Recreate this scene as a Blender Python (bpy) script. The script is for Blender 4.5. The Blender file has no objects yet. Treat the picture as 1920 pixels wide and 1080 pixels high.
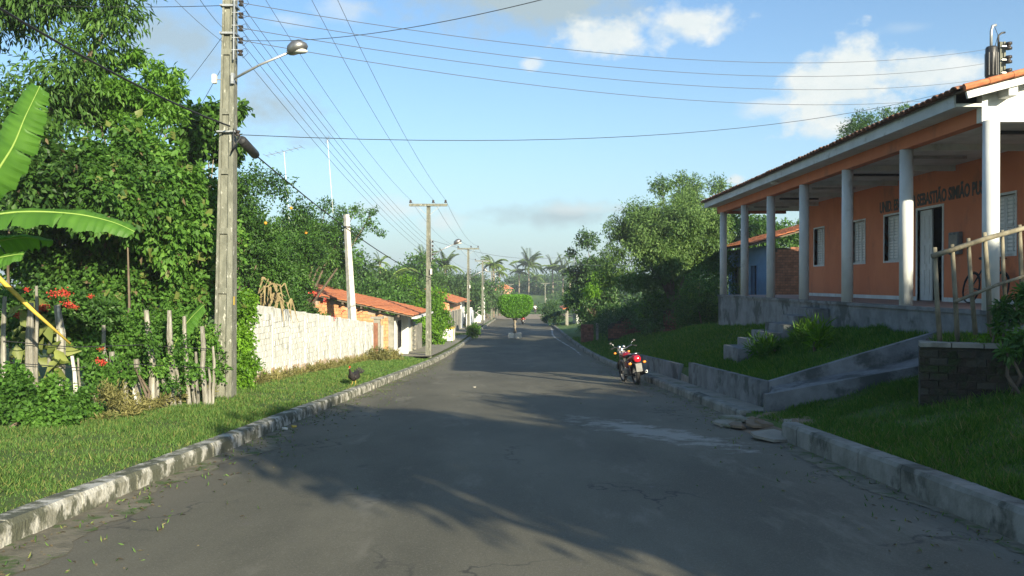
import bpy, math, random
import numpy as np
from mathutils import Vector, Matrix
random.seed(7)
S = bpy.context.scene
COL = S.collection
R = math.radians
# ------------------------------------------------------------------ camera
EYE = 1.55
cam = bpy.data.cameras.new('camera'); co = bpy.data.objects.new('camera', cam); COL.objects.link(co)
co.location = (0, 0, EYE); co.rotation_euler = (math.pi/2-0.00625, 0, 0.00875)
cam.lens = 30; cam.sensor_width = 36; cam.clip_start = .1; cam.clip_end = 3000
S.camera = co
# ------------------------------------------------------------------ light
SUN = Vector((.47*math.cos(R(17.5)), -.883*math.cos(R(17.5)), math.sin(R(17.5)))).normalized()
sun = bpy.data.lights.new('sun', 'SUN'); so = bpy.data.objects.new('sun', sun); COL.objects.link(so)
sun.energy = 5.0; sun.angle = R(.55); sun.color = (1, .89, .66)
so.rotation_euler = SUN.to_track_quat('Z', 'Y').to_euler(); so.location = (10, -20, 30)
S.view_settings.view_transform = 'Standard'; S.view_settings.look = 'None'
S.view_settings.exposure = 1.17; S.view_settings.gamma = 1; S.view_settings.use_curve_mapping = False
W = bpy.data.worlds.new('World'); S.world = W; W.use_nodes = True
SKY_STRENGTH = .070
def build_world():
    nt = W.node_tree; N = nt.nodes; L = nt.links; N.clear()
    out = N.new('ShaderNodeOutputWorld'); bg = N.new('ShaderNodeBackground'); bg.inputs['Strength'].default_value = SKY_STRENGTH
    L.new(bg.outputs[0], out.inputs[0])
    sky = N.new('ShaderNodeTexSky'); sky.sky_type = 'NISHITA'; sky.sun_disc = False
    sky.sun_elevation = R(17.5); sky.sun_rotation = math.atan2(SUN.x, SUN.y)
    sky.air_density = 1.0; sky.dust_density = .8; sky.ozone_density = 1.0
    tc = N.new('ShaderNodeTexCoord'); sep = N.new('ShaderNodeSeparateXYZ'); L.new(tc.outputs['Generated'], sep.inputs[0])
    def m(op, a, b=None, c=None, clamp=False):
        n = N.new('ShaderNodeMath'); n.operation = op; n.use_clamp = clamp
        for i, v in enumerate((a, b, c)):
            if v is None: continue
            if isinstance(v, (int, float)): n.inputs[i].default_value = v
            else: L.new(v, n.inputs[i])
        return n.outputs[0]
    az = m('ARCTAN2', sep.outputs[0], sep.outputs[1]); el = m('ARCSINE', sep.outputs[2])
    def noise(scale, detail, rough, off=0):
        mp = N.new('ShaderNodeMapping'); mp.inputs['Location'].default_value = (off, off*.7, off*.3)
        mp.inputs['Scale'].default_value = (1, 1, 1.5)
        L.new(tc.outputs['Generated'], mp.inputs[0])
        n = N.new('ShaderNodeTexNoise'); n.inputs['Scale'].default_value = scale; n.inputs['Detail'].default_value = detail
        n.inputs['Roughness'].default_value = rough; L.new(mp.outputs[0], n.inputs['Vector']); return n.outputs[0]
    n1 = noise(9, 7, .58); n2 = noise(4, 5, .55, 3.1); n3 = noise(26, 5, .6, 7)
    def cloud(px, py, w, h, amp, soft):
        a0 = math.atan((px-974)/1600); e0 = math.atan((530-py)/1600*math.cos(a0))
        u = m('DIVIDE', m('SUBTRACT', az, a0), w/1600); v = m('DIVIDE', m('SUBTRACT', el, e0), h/1600)
        d = m('SQRT', m('ADD', m('MULTIPLY', u, u), m('MULTIPLY', v, v)))
        s = m('SUBTRACT', 1.0, d)
        s = m('ADD', s, m('MULTIPLY', m('SUBTRACT', n1, .47), 2.6)); s = m('ADD', s, m('MULTIPLY', m('SUBTRACT', n3, .5), 1.6))
        s = m('DIVIDE', s, soft, clamp=True)
        return m('MULTIPLY', s, amp, clamp=True)
    bright = [(1575,160,120,72,1,.5),(1700,135,120,42,.95,.55),(1450,200,70,20,.7,.8),(1560,235,55,24,.8,.7),(1120,78,92,38,.95,.6),(1300,46,100,40,.95,.6),
              (995,120,30,14,.8,.7),(1378,338,22,12,.9,.6),(540,40,50,14,.4,1),(640,20,50,24,.4,1),(735,392,80,20,.6,1.0),(820,420,60,24,.6,1.0),(1080,392,90,12,.5,1.0),(1700,55,50,12,.3,1.2)]
    grey = [(985,4,240,80,.95,.9),(300,60,160,95,.8,1.1),(505,215,115,75,.85,1.0),(1050,405,170,26,.8,1.0)]
    bm = None
    for c in bright:
        k = cloud(*c); bm = k if bm is None else m('MAXIMUM', bm, k)
    gm = None
    for c in grey:
        k = cloud(*c); gm = k if gm is None else m('MAXIMUM', gm, k)
    # scattered cloud over the rest of the sky
    away = m('MULTIPLY', m('SUBTRACT', m('ABSOLUTE', az), .62), 6, clamp=True)
    sc = m('MULTIPLY', m('SUBTRACT', n2, .55), 5, clamp=True)
    sc = m('MULTIPLY', m('MULTIPLY', sc, away), m('MULTIPLY', el, 6, clamp=True), clamp=True)
    bm = m('MAXIMUM', bm, m('MULTIPLY', sc, .7))
    def mix(f, a, b):
        n = N.new('ShaderNodeMix'); n.data_type = 'RGBA'
        if isinstance(f, (int, float)): n.inputs[0].default_value = f
        else: L.new(f, n.inputs[0])
        for i, v in ((6, a), (7, b)):
            if isinstance(v, tuple): n.inputs[i].default_value = (*v, 1)
            else: L.new(v, n.inputs[i])
        return n.outputs[2]
    # thin bright tropical moisture whitens the sky towards the horizon
    hz = m('POWER', m('SUBTRACT', 1.0, m('MAXIMUM', el, 0.0), clamp=True), 7)
    tn = N.new('ShaderNodeMix'); tn.data_type = 'RGBA'; tn.blend_type = 'MULTIPLY'; tn.inputs[0].default_value = 1; L.new(sky.outputs[0], tn.inputs[6]); tn.inputs[7].default_value = (.80, 1.06, 1.30, 1)
    base = mix(m('MULTIPLY', hz, .88), tn.outputs[2], (3.9, 5.15, 5.5))
    gcol = (3.0, 3.75, 4.05)
    k = m('MULTIPLY', m('SUBTRACT', n3, .3), 1.6, clamp=True)
    bcol = mix(k, (5.0, 5.6, 5.7), (6.8, 6.8, 6.5))
    c1 = mix(gm, base, gcol); c2 = mix(bm, c1, bcol)
    L.new(c2, bg.inputs[0])
build_world()

# ------------------------------------------------------------------ helpers
def tag(o, label=None, cat=None, group=None, kind=None):
    if label: o['label'] = label
    if cat: o['category'] = cat
    if group: o['group'] = group
    if kind: o['kind'] = kind
    return o
def empty(name, loc=(0,0,0), rz=0, label=None, cat=None, group=None):
    o = bpy.data.objects.new(name, None); COL.objects.link(o); o.location = loc; o.rotation_euler = (0,0,rz)
    return tag(o, label, cat, group)
WORLD = set()
def wempty(name, loc, label=None, cat=None, group=None):          # its parts are given in world coordinates
    o = empty(name, loc, 0, label, cat, group); WORLD.add(o.name); return o
def link(name, me, parent=None, mat=None):
    o = bpy.data.objects.new(name, me); COL.objects.link(o)
    if parent:
        o.parent = parent
        if parent.name in WORLD: o.matrix_parent_inverse = Matrix.Translation(-parent.location)
    if mat is not None and not me.materials: me.materials.append(mat)
    return o
def copy_tree(o, parent=None):
    c = o.copy(); COL.objects.link(c)
    if parent: c.parent = parent
    for ch in list(o.children): copy_tree(ch, c)
    return c
def P(px, py, Y):                                   # point seen at a photo pixel at distance Y
    return Vector(((px-974)*Y/1600, Y, EYE+(530-py)*Y/1600))
class MB:
    def __init__(s): s.v = []; s.f = []
    def add(s, vs, fs):
        b = len(s.v); s.v += [tuple(v) for v in vs]; s.f += [tuple(b+i for i in f) for f in fs]; return s
    def box(s, x0, x1, y0, y1, z0, z1, M=None, taper=None):
        vs = [(x0,y0,z0),(x1,y0,z0),(x1,y1,z0),(x0,y1,z0),(x0,y0,z1),(x1,y0,z1),(x1,y1,z1),(x0,y1,z1)]
        if taper:
            cx, cy = (x0+x1)/2, (y0+y1)/2
            vs = vs[:4]+[(cx+(x-cx)*taper, cy+(y-cy)*taper, z) for x,y,z in vs[4:]]
        if M is not None: vs = [M @ Vector(v) for v in vs]
        return s.add(vs, [(0,3,2,1),(4,5,6,7),(0,1,5,4),(1,2,6,5),(2,3,7,6),(3,0,4,7)])
    def bar(s, a, b, w, h=None, up=Vector((0,0,1))):
        a = Vector(a); b = Vector(b); h = h or w; d = (b-a).normalized()
        if abs(d.dot(up)) > .95: up = Vector((0,1,0))
        x = d.cross(up).normalized(); y = x.cross(d).normalized(); x *= w/2; y *= h/2
        return s.add([a-x-y,a+x-y,a+x+y,a-x+y,b-x-y,b+x-y,b+x+y,b-x+y], [(0,3,2,1),(4,5,6,7),(0,1,5,4),(1,2,6,5),(2,3,7,6),(3,0,4,7)])
    def tube(s, pts, r, n=6, cap=True):
        pts = [Vector(p) for p in pts]; m_ = len(pts)
        rr = r if isinstance(r, (list, tuple)) else [r]*m_
        base = len(s.v); up = Vector((0,0,1)); px = None
        for i, p in enumerate(pts):
            d = (pts[min(i+1,m_-1)]-pts[max(i-1,0)])
            d = d.normalized() if d.length > 1e-9 else Vector((0,0,1))
            if px is None: px = d.cross(up if abs(d.z) < .95 else Vector((0,1,0))).normalized()
            px = (px-d*px.dot(d)).normalized(); py = d.cross(px)
            for k in range(n):
                t = 2*math.pi*k/n; s.v.append(tuple(p+(px*math.cos(t)+py*math.sin(t))*rr[i]))
        for i in range(m_-1):
            for k in range(n):
                a = base+i*n+k; b = base+i*n+(k+1)%n; s.f.append((a,b,b+n,a+n))
        if cap:
            s.f.append(tuple(base+k for k in range(n))[::-1]); s.f.append(tuple(base+(m_-1)*n+k for k in range(n)))
        return s
    def ell(s, c, r, nu=10, nv=7, M=None):
        base = len(s.v); c = Vector(c)
        for j in range(nv+1):
            t = math.pi*j/nv
            for k in range(nu):
                a = 2*math.pi*k/nu
                v = Vector((c.x+r[0]*math.sin(t)*math.cos(a), c.y+r[1]*math.sin(t)*math.sin(a), c.z+r[2]*math.cos(t)))
                s.v.append(tuple(M @ v if M is not None else v))
        for j in range(nv):
            for k in range(nu):
                a = base+j*nu+k; b = base+j*nu+(k+1)%nu; s.f.append((a,a+nu,b+nu,b))
        return s
    def torus(s, c, R_, r, axis='X', nu=24, nv=8, sy=1):
        base = len(s.v); c = Vector(c)
        for i in range(nu):
            a = 2*math.pi*i/nu
            for k in range(nv):
                b = 2*math.pi*k/nv; q = R_+r*math.cos(b); w = r*sy*math.sin(b)
                v = (w, q*math.cos(a), q*math.sin(a)) if axis == 'X' else ((q*math.cos(a), w, q*math.sin(a)) if axis == 'Y' else (q*math.cos(a), q*math.sin(a), w))
                s.v.append(tuple(c+Vector(v)))
        for i in range(nu):
            for k in range(nv):
                a = base+i*nv+k; b = base+i*nv+(k+1)%nv; c2 = base+((i+1)%nu)*nv+(k+1)%nv; d = base+((i+1)%nu)*nv+k
                s.f.append((a,b,c2,d))
        return s
    def prism(s, pts, d):                             # polygon swept along vector d
        n = len(pts); d = Vector(d); a = [Vector(p) for p in pts]
        return s.add(a+[p+d for p in a], [tuple(range(n))[::-1], tuple(range(n,2*n))]+[(i,(i+1)%n,n+(i+1)%n,n+i) for i in range(n)])
    def mesh(s, name, smooth=False, bev=0):
        me = bpy.data.meshes.new(name); me.from_pydata(s.v, [], s.f); me.update()
        import bmesh
        bm = bmesh.new(); bm.from_mesh(me); bmesh.ops.recalc_face_normals(bm, faces=bm.faces)
        if bev: bmesh.ops.bevel(bm, geom=list(bm.edges), offset=bev, segments=2, affect='EDGES', clamp_overlap=True)
        bm.to_mesh(me); bm.free()
        if smooth: me.polygons.foreach_set('use_smooth', [True]*len(me.polygons))
        return me
    def build(s, name, mat, parent=None, smooth=False, bev=0):
        me = s.mesh(name, smooth, bev); me.materials.append(mat); return link(name, me, parent)

# ------------------------------------------------------------------ materials
def nodes(m):
    m.use_nodes = True; nt = m.node_tree; N = nt.nodes; N.clear(); out = N.new('ShaderNodeOutputMaterial'); return nt, N, nt.links, out
def MAT(name, c1, c2=None, scale=3, rough=.8, bump=0, bscale=30, c3=None, s3=.6, t3=(.5,.65), metal=0, stretch=(1,1,1), obj=False, spec=.3, contrast=(.35,.65), var=0, coat=0):
    m = bpy.data.materials.new(name); nt, N, L, out = nodes(m)
    b = N.new('ShaderNodeBsdfPrincipled'); L.new(b.outputs[0], out.inputs[0])
    b.inputs['Roughness'].default_value = rough; b.inputs['Metallic'].default_value = metal; b.inputs['Specular IOR Level'].default_value = spec
    if coat: b.inputs['Coat Weight'].default_value = coat
    if obj: pos = N.new('ShaderNodeTexCoord').outputs['Object']
    else: pos = N.new('ShaderNodeNewGeometry').outputs['Position']
    mp = N.new('ShaderNodeMapping'); mp.inputs['Scale'].default_value = stretch; L.new(pos, mp.inputs[0]); pos = mp.outputs[0]
    def noise(sc, det=5, ro=.6):
        n = N.new('ShaderNodeTexNoise'); n.inputs['Scale'].default_value = sc; n.inputs['Detail'].default_value = det; n.inputs['Roughness'].default_value = ro
        L.new(pos, n.inputs['Vector']); return n.outputs[0]
    def rng(f, lo, hi):
        r = N.new('ShaderNodeMapRange'); r.interpolation_type = 'SMOOTHSTEP'; r.inputs[1].default_value = lo; r.inputs[2].default_value = hi; L.new(f, r.inputs[0]); return r.outputs[0]
    def mix(f, a, bb):
        n = N.new('ShaderNodeMix'); n.data_type = 'RGBA'; L.new(f, n.inputs[0])
        for i, v in ((6, a), (7, bb)):
            if isinstance(v, tuple): n.inputs[i].default_value = (*v, 1)
            else: L.new(v, n.inputs[i])
        return n.outputs[2]
    col = mix(rng(noise(scale), *contrast), c1, c2 or c1)
    if c3: col = mix(rng(noise(s3, 8, .65), *t3), col, c3)
    if var:
        oi = N.new('ShaderNodeObjectInfo'); hs = N.new('ShaderNodeHueSaturation'); r = N.new('ShaderNodeMapRange')
        r.inputs[3].default_value = 1-var; r.inputs[4].default_value = 1+var; L.new(oi.outputs['Random'], r.inputs[0]); L.new(r.outputs[0], hs.inputs['Value']); L.new(col, hs.inputs['Color']); col = hs.outputs[0]
    L.new(col, b.inputs['Base Color'])
    if bump:
        bp = N.new('ShaderNodeBump'); bp.inputs['Strength'].default_value = bump; bp.inputs['Distance'].default_value = .02
        L.new(noise(bscale, 6), bp.inputs['Height']); L.new(bp.outputs[0], b.inputs['Normal'])
    m['mix'] = 0
    return m
def LEAF(name, dark, light, trans=.35, rough=.45, bright=None):
    m = bpy.data.materials.new(name); nt, N, L, out = nodes(m)
    at = N.new('ShaderNodeAttribute'); at.attribute_name = 'var'
    cr = N.new('ShaderNodeValToRGB'); cr.color_ramp.elements[0].color = (*dark,1); cr.color_ramp.elements[1].color = (*light,1)
    cr.color_ramp.elements[1].position = .8
    e = cr.color_ramp.elements.new(1.0); e.color = (*(bright or tuple(min(1,c*1.35) for c in light)),1)
    L.new(at.outputs['Fac'], cr.inputs[0])
    b = N.new('ShaderNodeBsdfPrincipled'); b.inputs['Roughness'].default_value = rough; b.inputs['Specular IOR Level'].default_value = .35
    t = N.new('ShaderNodeBsdfTranslucent'); mx = N.new('ShaderNodeMixShader'); mx.inputs[0].default_value = trans
    hs = N.new('ShaderNodeHueSaturation'); hs.inputs['Hue'].default_value = .49; hs.inputs['Saturation'].default_value = 1.15; hs.inputs['Value'].default_value = 1.3
    L.new(cr.outputs[0], b.inputs['Base Color']); L.new(cr.outputs[0], hs.inputs['Color']); L.new(hs.outputs[0], t.inputs[0])
    L.new(b.outputs[0], mx.inputs[1]); L.new(t.outputs[0], mx.inputs[2]); L.new(mx.outputs[0], out.inputs[0])
    return m
G = {}
G['concrete'] = MAT('concrete', (.30,.29,.25), (.22,.21,.18), 4, .9, .5, 30, (.14,.135,.11), 1.2)
G['kerb'] = MAT('kerb_concrete', (.50,.49,.44), (.24,.235,.19), 7, .9, .8, 25, (.10,.105,.075), 4.2, (.46,.56), stretch=(1,1,.8), contrast=(.42,.56))
G['kerb_dark'] = MAT('kerb_concrete_dirty', (.27,.27,.24), (.17,.17,.145), 3, .9, .6, 25, (.07,.075,.06), 1.2, (.5,.62))
G['pole'] = MAT('pole_concrete', (.20,.205,.168), (.135,.14,.112), 9, .9, .6, 40, (.42,.42,.37), 10, (.60,.66), stretch=(1.5,1.5,.5))
G['white_pole'] = MAT('pale_pole_concrete', (.60,.58,.52), (.45,.43,.38), 5, .85, .3, 30)
G['render'] = MAT('grey_cement_render', (.21,.225,.23), (.14,.15,.155), 2.4, .9, .4, 25, (.075,.085,.08), 1.0, (.5,.60))
G['white'] = MAT('white_paint', (.80,.80,.78), (.74,.74,.72), 2, .7, .1, 40)
G['offwhite'] = MAT('off_white_paint', (.64,.66,.65), (.54,.56,.55), 2.5, .75, .15, 20, (.40,.40,.37), 1.8, (.56,.72), stretch=(1,1,.5))
G['fascia'] = MAT('fascia_paint', (.55,.58,.58), (.45,.48,.48), 1.6, .75, .15, 20, (.33,.34,.32), 2.2, (.56,.70), stretch=(1,1,1.5))
G['orange'] = MAT('orange_wall_paint', (.60,.205,.095), (.52,.165,.075), .8, .8, .15, 18, (.36,.135,.075), 1.1, (.53,.70), stretch=(1,1,.6))
G['peach'] = MAT('peach_wall_paint', (.60,.34,.2), (.5,.28,.18), 1.5, .85, .1, 20)
G['blue'] = MAT('blue_wall_paint', (.20,.34,.56), (.16,.28,.48), 1.5, .85, .1, 20)
G['tile'] = MAT('clay_roof_tile', (.52,.20,.09), (.40,.13,.06), 9, .85, .3, 40, (.20,.10,.07), 2.5, (.55,.72), var=.18)
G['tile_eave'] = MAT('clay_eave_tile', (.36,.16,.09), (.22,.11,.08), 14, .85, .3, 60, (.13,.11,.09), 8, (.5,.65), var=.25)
G['brick'] = MAT('clay_brick', (.62,.30,.145), (.52,.24,.11), 8, .85, .4, 50, (.66,.40,.25), 3, (.55,.75), var=.16)
G['brick_red'] = MAT('red_brick', (.24,.11,.07), (.17,.08,.05), 8, .9, .4, 50, var=.25)
G['brick_moss'] = MAT('mossy_brick', (.055,.042,.034), (.04,.038,.026), 8, .95, .8, 40, (.03,.045,.015), 3, (.45,.6), var=.25)
G['mortar'] = MAT('mortar', (.40,.33,.26), (.30,.25,.2), 6, .95, .5, 40)
G['mortar_dark'] = MAT('dark_mortar', (.07,.065,.05), (.045,.045,.035), 6, .95, .5, 40)
G['lime'] = MAT('stained_limewash', (.70,.70,.67), (.56,.56,.52), 7, .9, .8, 18, (.24,.24,.19), 4.2, (.54,.70), stretch=(1,1,.40))
G['lime_base'] = MAT('muddy_limewash', (.55,.45,.36), (.42,.3,.2), 3, .95, .6, 22)
G['soil'] = MAT('soil', (.24,.18,.12), (.17,.13,.09), 2, 1, .5, 15)
G['sand'] = MAT('gutter_sand', (.21,.19,.14), (.14,.13,.095), 5, 1, .6, 40, (.08,.12,.04), 3, (.52,.62))
G['wood'] = MAT('weathered_wood', (.30,.29,.25), (.14,.13,.105), 14, .95, .8, 40, (.42,.41,.37), 7, (.52,.66), stretch=(2.5,2.5,.25), var=.2)
G['wood_white'] = MAT('white_painted_wood', (.66,.66,.62), (.45,.44,.40), 9, .9, .4, 40, stretch=(2,2,.3))
G['bamboo'] = MAT('pale_stick', (.26,.235,.17), (.15,.135,.095), 10, .8, .4, 40, stretch=(1,1,.3))
G['bark'] = MAT('bark', (.16,.125,.09), (.10,.08,.06), 7, .95, .8, 30, stretch=(1,1,.4))
G['bark_pale'] = MAT('pale_bark', (.30,.26,.20), (.20,.17,.13), 7, .95, .8, 30)
G['steel'] = MAT('galvanised_steel', (.45,.46,.46), (.35,.36,.36), 10, .45, .1, 30, metal=.6)
G['porcelain'] = MAT('brown_porcelain', (.05,.04,.035), (.035,.03,.028), 10, .25)
G['cable'] = MAT('black_cable', (.03,.032,.035), None, 5, .6)
G['alu'] = MAT('aluminium_wire', (.10,.11,.12), None, 5, .5)
G['black'] = MAT('black_rubber', (.018,.018,.018), (.03,.03,.03), 20, .7, .1, 60)
G['darkmetal'] = MAT('dark_metal', (.04,.04,.042), (.06,.06,.06), 20, .45, metal=.5)
G['chrome'] = MAT('chrome', (.55,.55,.55), None, 5, .28, metal=1)
G['silver'] = MAT('silver_metal', (.32,.32,.32), (.24,.24,.24), 10, .45, metal=.8)
G['red'] = MAT('red_enamel', (.26,.010,.014), (.20,.008,.012), 5, .25, spec=.5, coat=.4)
G['redlens'] = MAT('red_lens', (.65,.015,.03), None, 5, .15, spec=.6, coat=.5)
G['amber'] = MAT('amber_lens', (.85,.27,.03), None, 5, .2, spec=.6)
G['plate'] = MAT('grey_number_plate', (.20,.20,.19), (.16,.16,.155), 10, .5)
G['yellow'] = MAT('yellow_paint', (.55,.40,.07), (.45,.33,.06), 4, .7)
G['glassdark'] = MAT('dark_opening', (.015,.018,.02), None, 2, .25, spec=.5)
G['floor'] = MAT('pinkish_floor', (.34,.24,.2), (.28,.2,.17), 3, .6)
G['skin'] = MAT('skin', (.22,.12,.075), None, 5, .6)
G['cloth_white'] = MAT('white_cloth', (.75,.75,.75), (.65,.65,.65), 8, .9)
G['cloth_dark'] = MAT('dark_trousers', (.04,.045,.07), (.03,.03,.05), 8, .9)
G['feather'] = MAT('black_feathers', (.02,.018,.018), (.035,.03,.028), 30, .6, .4, 80)
G['comb'] = MAT('red_comb', (.5,.03,.02), None, 5, .6)
G['beak'] = MAT('yellow_beak', (.45,.3,.08), None, 5, .6)
G['litter'] = MAT('pale_litter', (.75,.73,.68), (.6,.58,.52), 10, .8)
G['flower'] = MAT('red_petals', (.55,.06,.035), (.40,.03,.03), 20, .6)
G['ink'] = MAT('dark_sign_paint', (.09,.085,.08), None, 5, .8)
G['orangefruit'] = MAT('orange_fruit', (.55,.27,.03), None, 5, .5)
G['dry'] = MAT('dry_leaf', (.26,.21,.11), (.17,.13,.07), 8, .9, .3, 30)
LF = {}
LF['mango'] = LEAF('mango_leaf', (.022,.062,.014), (.085,.185,.032), .35, .5, (.14,.26,.05))
LF['vine'] = LEAF('vine_leaf', (.030,.09,.014), (.12,.27,.04), .42, .6, (.22,.38,.07))
LF['ivy'] = LEAF('creeper_leaf', (.06,.16,.012), (.19,.38,.03), .45, .5)
LF['cecropia'] = LEAF('broad_leaf', (.03,.085,.015), (.09,.20,.03), .4, .5)
LF['orange'] = LEAF('citrus_leaf', (.022,.066,.014), (.078,.18,.03), .32, .5, (.15,.28,.045))
LF['olive'] = LEAF('olive_leaf', (.045,.10,.027), (.15,.26,.07), .38, .55, (.25,.36,.12))
LF['dark'] = LEAF('dark_leaf', (.022,.058,.018), (.07,.145,.035), .25, .4)
LF['mid'] = LEAF('mid_leaf', (.03,.08,.018), (.085,.19,.035), .35, .5)
LF['far'] = LEAF('far_leaf', (.028,.07,.022), (.075,.15,.04), .3, .6)
LF['topiary'] = LEAF('ficus_leaf', (.05,.15,.012), (.15,.36,.03), .4, .45)
LF['palm'] = LEAF('palm_leaflet', (.05,.10,.025), (.15,.22,.06), .35, .45)
LF['bright'] = LEAF('young_leaf', (.05,.13,.018), (.15,.32,.045), .45, .5, (.22,.40,.07))
LF['litterleaf'] = LEAF('fallen_leaf', (.05,.038,.022), (.17,.13,.07), .1, .9, (.26,.22,.11))
LF['grass'] = LEAF('grass_blade', (.055,.13,.028), (.135,.25,.052), .4, .6, (.25,.28,.08))
LF['grass_r'] = LEAF('grass_blade_lush', (.04,.12,.014), (.10,.22,.03), .4, .6, (.2,.27,.06))
LF['pale'] = LEAF('pale_broad_leaf', (.10,.14,.03), (.26,.30,.09), .4, .5)
LF['banana'] = LEAF('banana_leaf', (.055,.16,.022), (.12,.28,.04), .45, .5)
LF['drygrass'] = LEAF('dry_weed', (.12,.13,.04), (.26,.24,.09), .3, .7)

# asphalt with dust, a pale dirt patch and a trickle along the kerb
def asphalt():
    m = bpy.data.materials.new('asphalt'); nt, N, L, out = nodes(m)
    b = N.new('ShaderNodeBsdfPrincipled'); L.new(b.outputs[0], out.inputs[0]); b.inputs['Roughness'].default_value = .85; b.inputs['Specular IOR Level'].default_value = .25
    pos = N.new('ShaderNodeNewGeometry').outputs['Position']; sep = N.new('ShaderNodeSeparateXYZ'); L.new(pos, sep.inputs[0])
    def ma(op, a, b_=None, clamp=False):
        n = N.new('ShaderNodeMath'); n.operation = op; n.use_clamp = clamp
        for i, v in enumerate((a, b_)):
            if v is None: continue
            if isinstance(v, (int, float)): n.inputs[i].default_value = v
            else: L.new(v, n.inputs[i])
        return n.outputs[0]
    def noise(sc, det=5, ro=.6, st=(1,1,1)):
        mp = N.new('ShaderNodeMapping'); mp.inputs['Scale'].default_value = st; L.new(pos, mp.inputs[0])
        n = N.new('ShaderNodeTexNoise'); n.inputs['Scale'].default_value = sc; n.inputs['Detail'].default_value = det; n.inputs['Roughness'].default_value = ro
        L.new(mp.outputs[0], n.inputs['Vector']); return n.outputs[0]
    def rng(f, lo, hi):
        r = N.new('ShaderNodeMapRange'); r.interpolation_type = 'SMOOTHSTEP'; r.inputs[1].default_value = lo; r.inputs[2].default_value = hi; L.new(f, r.inputs[0]); return r.outputs[0]
    def mix(f, a, bb):
        n = N.new('ShaderNodeMix'); n.data_type = 'RGBA'; L.new(f, n.inputs[0])
        for i, v in ((6, a), (7, bb)):
            if isinstance(v, tuple): n.inputs[i].default_value = (*v, 1)
            else: L.new(v, n.inputs[i])
        return n.outputs[2]
    X, Y = sep.outputs[0], sep.outputs[1]
    col = mix(rng(noise(.5, 6, .6, (1,.35,1)), .3, .7), (.098,.094,.070), (.172,.162,.120))
    col = mix(ma('MULTIPLY', rng(noise(60, 4, .8), .50, .68), .55), col, (.24,.23,.19))
    col = mix(ma('MULTIPLY', rng(noise(130, 3, .8), .52, .66), .6), col, (.045,.045,.04))
    col = mix(ma('MULTIPLY', rng(noise(.9, 9, .7, (1.6,.5,1)), .54, .70), .6), col, (.23,.215,.17))
    col = mix(ma('MULTIPLY', rng(noise(1.9, 9, .75, (1,.6,1)), .60, .72), .5), col, (.055,.055,.048))
    col = mix(rng(noise(1.7, 8, .7), .62, .72), col, (.14,.13,.115))
    # cracks
    vo = N.new('ShaderNodeTexVoronoi'); vo.feature = 'DISTANCE_TO_EDGE'; vo.inputs['Scale'].default_value = .55
    nm = N.new('ShaderNodeTexNoise'); nm.inputs['Scale'].default_value = 2.5; nm.inputs['Detail'].default_value = 5; L.new(pos, nm.inputs['Vector'])
    vm = N.new('ShaderNodeVectorMath'); vm.operation = 'MULTIPLY_ADD'; vm.inputs[1].default_value = (.9,.9,.9); L.new(nm.outputs['Color'], vm.inputs[0]); L.new(pos, vm.inputs[2]); L.new(vm.outputs[0], vo.inputs['Vector'])
    cr = ma('MULTIPLY', ma('SUBTRACT', 1.0, rng(vo.outputs[0], 0, .018)), rng(noise(.35, 3), .5, .6))
    col = mix(ma('MULTIPLY', cr, .8), col, (.045,.045,.04))
    # dust towards the edges
    edge = ma('ADD', ma('DIVIDE', ma('SUBTRACT', ma('ABSOLUTE', X), 2.75), .85), ma('MULTIPLY', ma('SUBTRACT', noise(1.1, 6), .5), 1.8), clamp=True)
    col = mix(ma('MULTIPLY', edge, .55), col, (.17,.15,.12))
    # pale dried patch in front of the driveway
    u = ma('DIVIDE', ma('SUBTRACT', X, 1.95), 1.15); v = ma('DIVIDE', ma('ADD', ma('SUBTRACT', Y, 12.5), ma('MULTIPLY', ma('SUBTRACT', X, 1.95), 1.5)), 1.15)
    d = ma('ADD', ma('SUBTRACT', 1.0, ma('SQRT', ma('ADD', ma('MULTIPLY', u, u), ma('MULTIPLY', v, v)))), ma('MULTIPLY', ma('SUBTRACT', noise(3.2, 8, .72), .5), 3.6), clamp=True)
    inside = ma('MULTIPLY', ma('LESS_THAN', ma('ABSOLUTE', u), 1.7), ma('LESS_THAN', ma('ABSOLUTE', v), 1.9))
    col = mix(ma('MULTIPLY', ma('MULTIPLY', rng(d, 0, .7), inside), .85), col, (.34,.33,.29))
    # soapy trickle beside the right kerb far away
    c0 = ma('ADD', 3.0, ma('MULTIPLY', ma('SINE', ma('MULTIPLY', Y, .16)), .22))
    tr = ma('SUBTRACT', 1.0, ma('DIVIDE', ma('ABSOLUTE', ma('SUBTRACT', X, c0)), .34), clamp=True)
    tr = ma('MULTIPLY', tr, ma('MULTIPLY', ma('GREATER_THAN', Y, 44), ma('LESS_THAN', Y, 88)))
    tr = ma('MULTIPLY', rng(ma('MULTIPLY', tr, ma('MULTIPLY', noise(1.0, 8, .8, (2,.5,1)), 1.9)), .68, 1.0), .7)
    col = mix(tr, col, (.62,.62,.6))
    L.new(col, b.inputs['Base Color'])
    bp = N.new('ShaderNodeBump'); bp.inputs['Strength'].default_value = .35; bp.inputs['Distance'].default_value = .01
    L.new(noise(55, 4, .7), bp.inputs['Height']); L.new(bp.outputs[0], b.inputs['Normal'])
    return m
G['asphalt'] = asphalt()
G['ground'] = MAT('grassy_ground', (.055,.10,.02), (.085,.125,.032), 1.2, 1, .6, 12, (.17,.135,.085), .7, (.58,.70))
G['hill'] = MAT('far_meadow', (.06,.13,.025), (.10,.17,.04), .12, 1, 0, 3, (.045,.09,.02), .05, (.5,.6))
G['dirt'] = MAT('red_dirt', (.42,.25,.16), (.34,.22,.15), .5, 1, .3, 6)
G['paledirt'] = MAT('pale_dirt_crossing', (.36,.29,.21), (.28,.23,.17), .6, 1, .3, 6)
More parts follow.
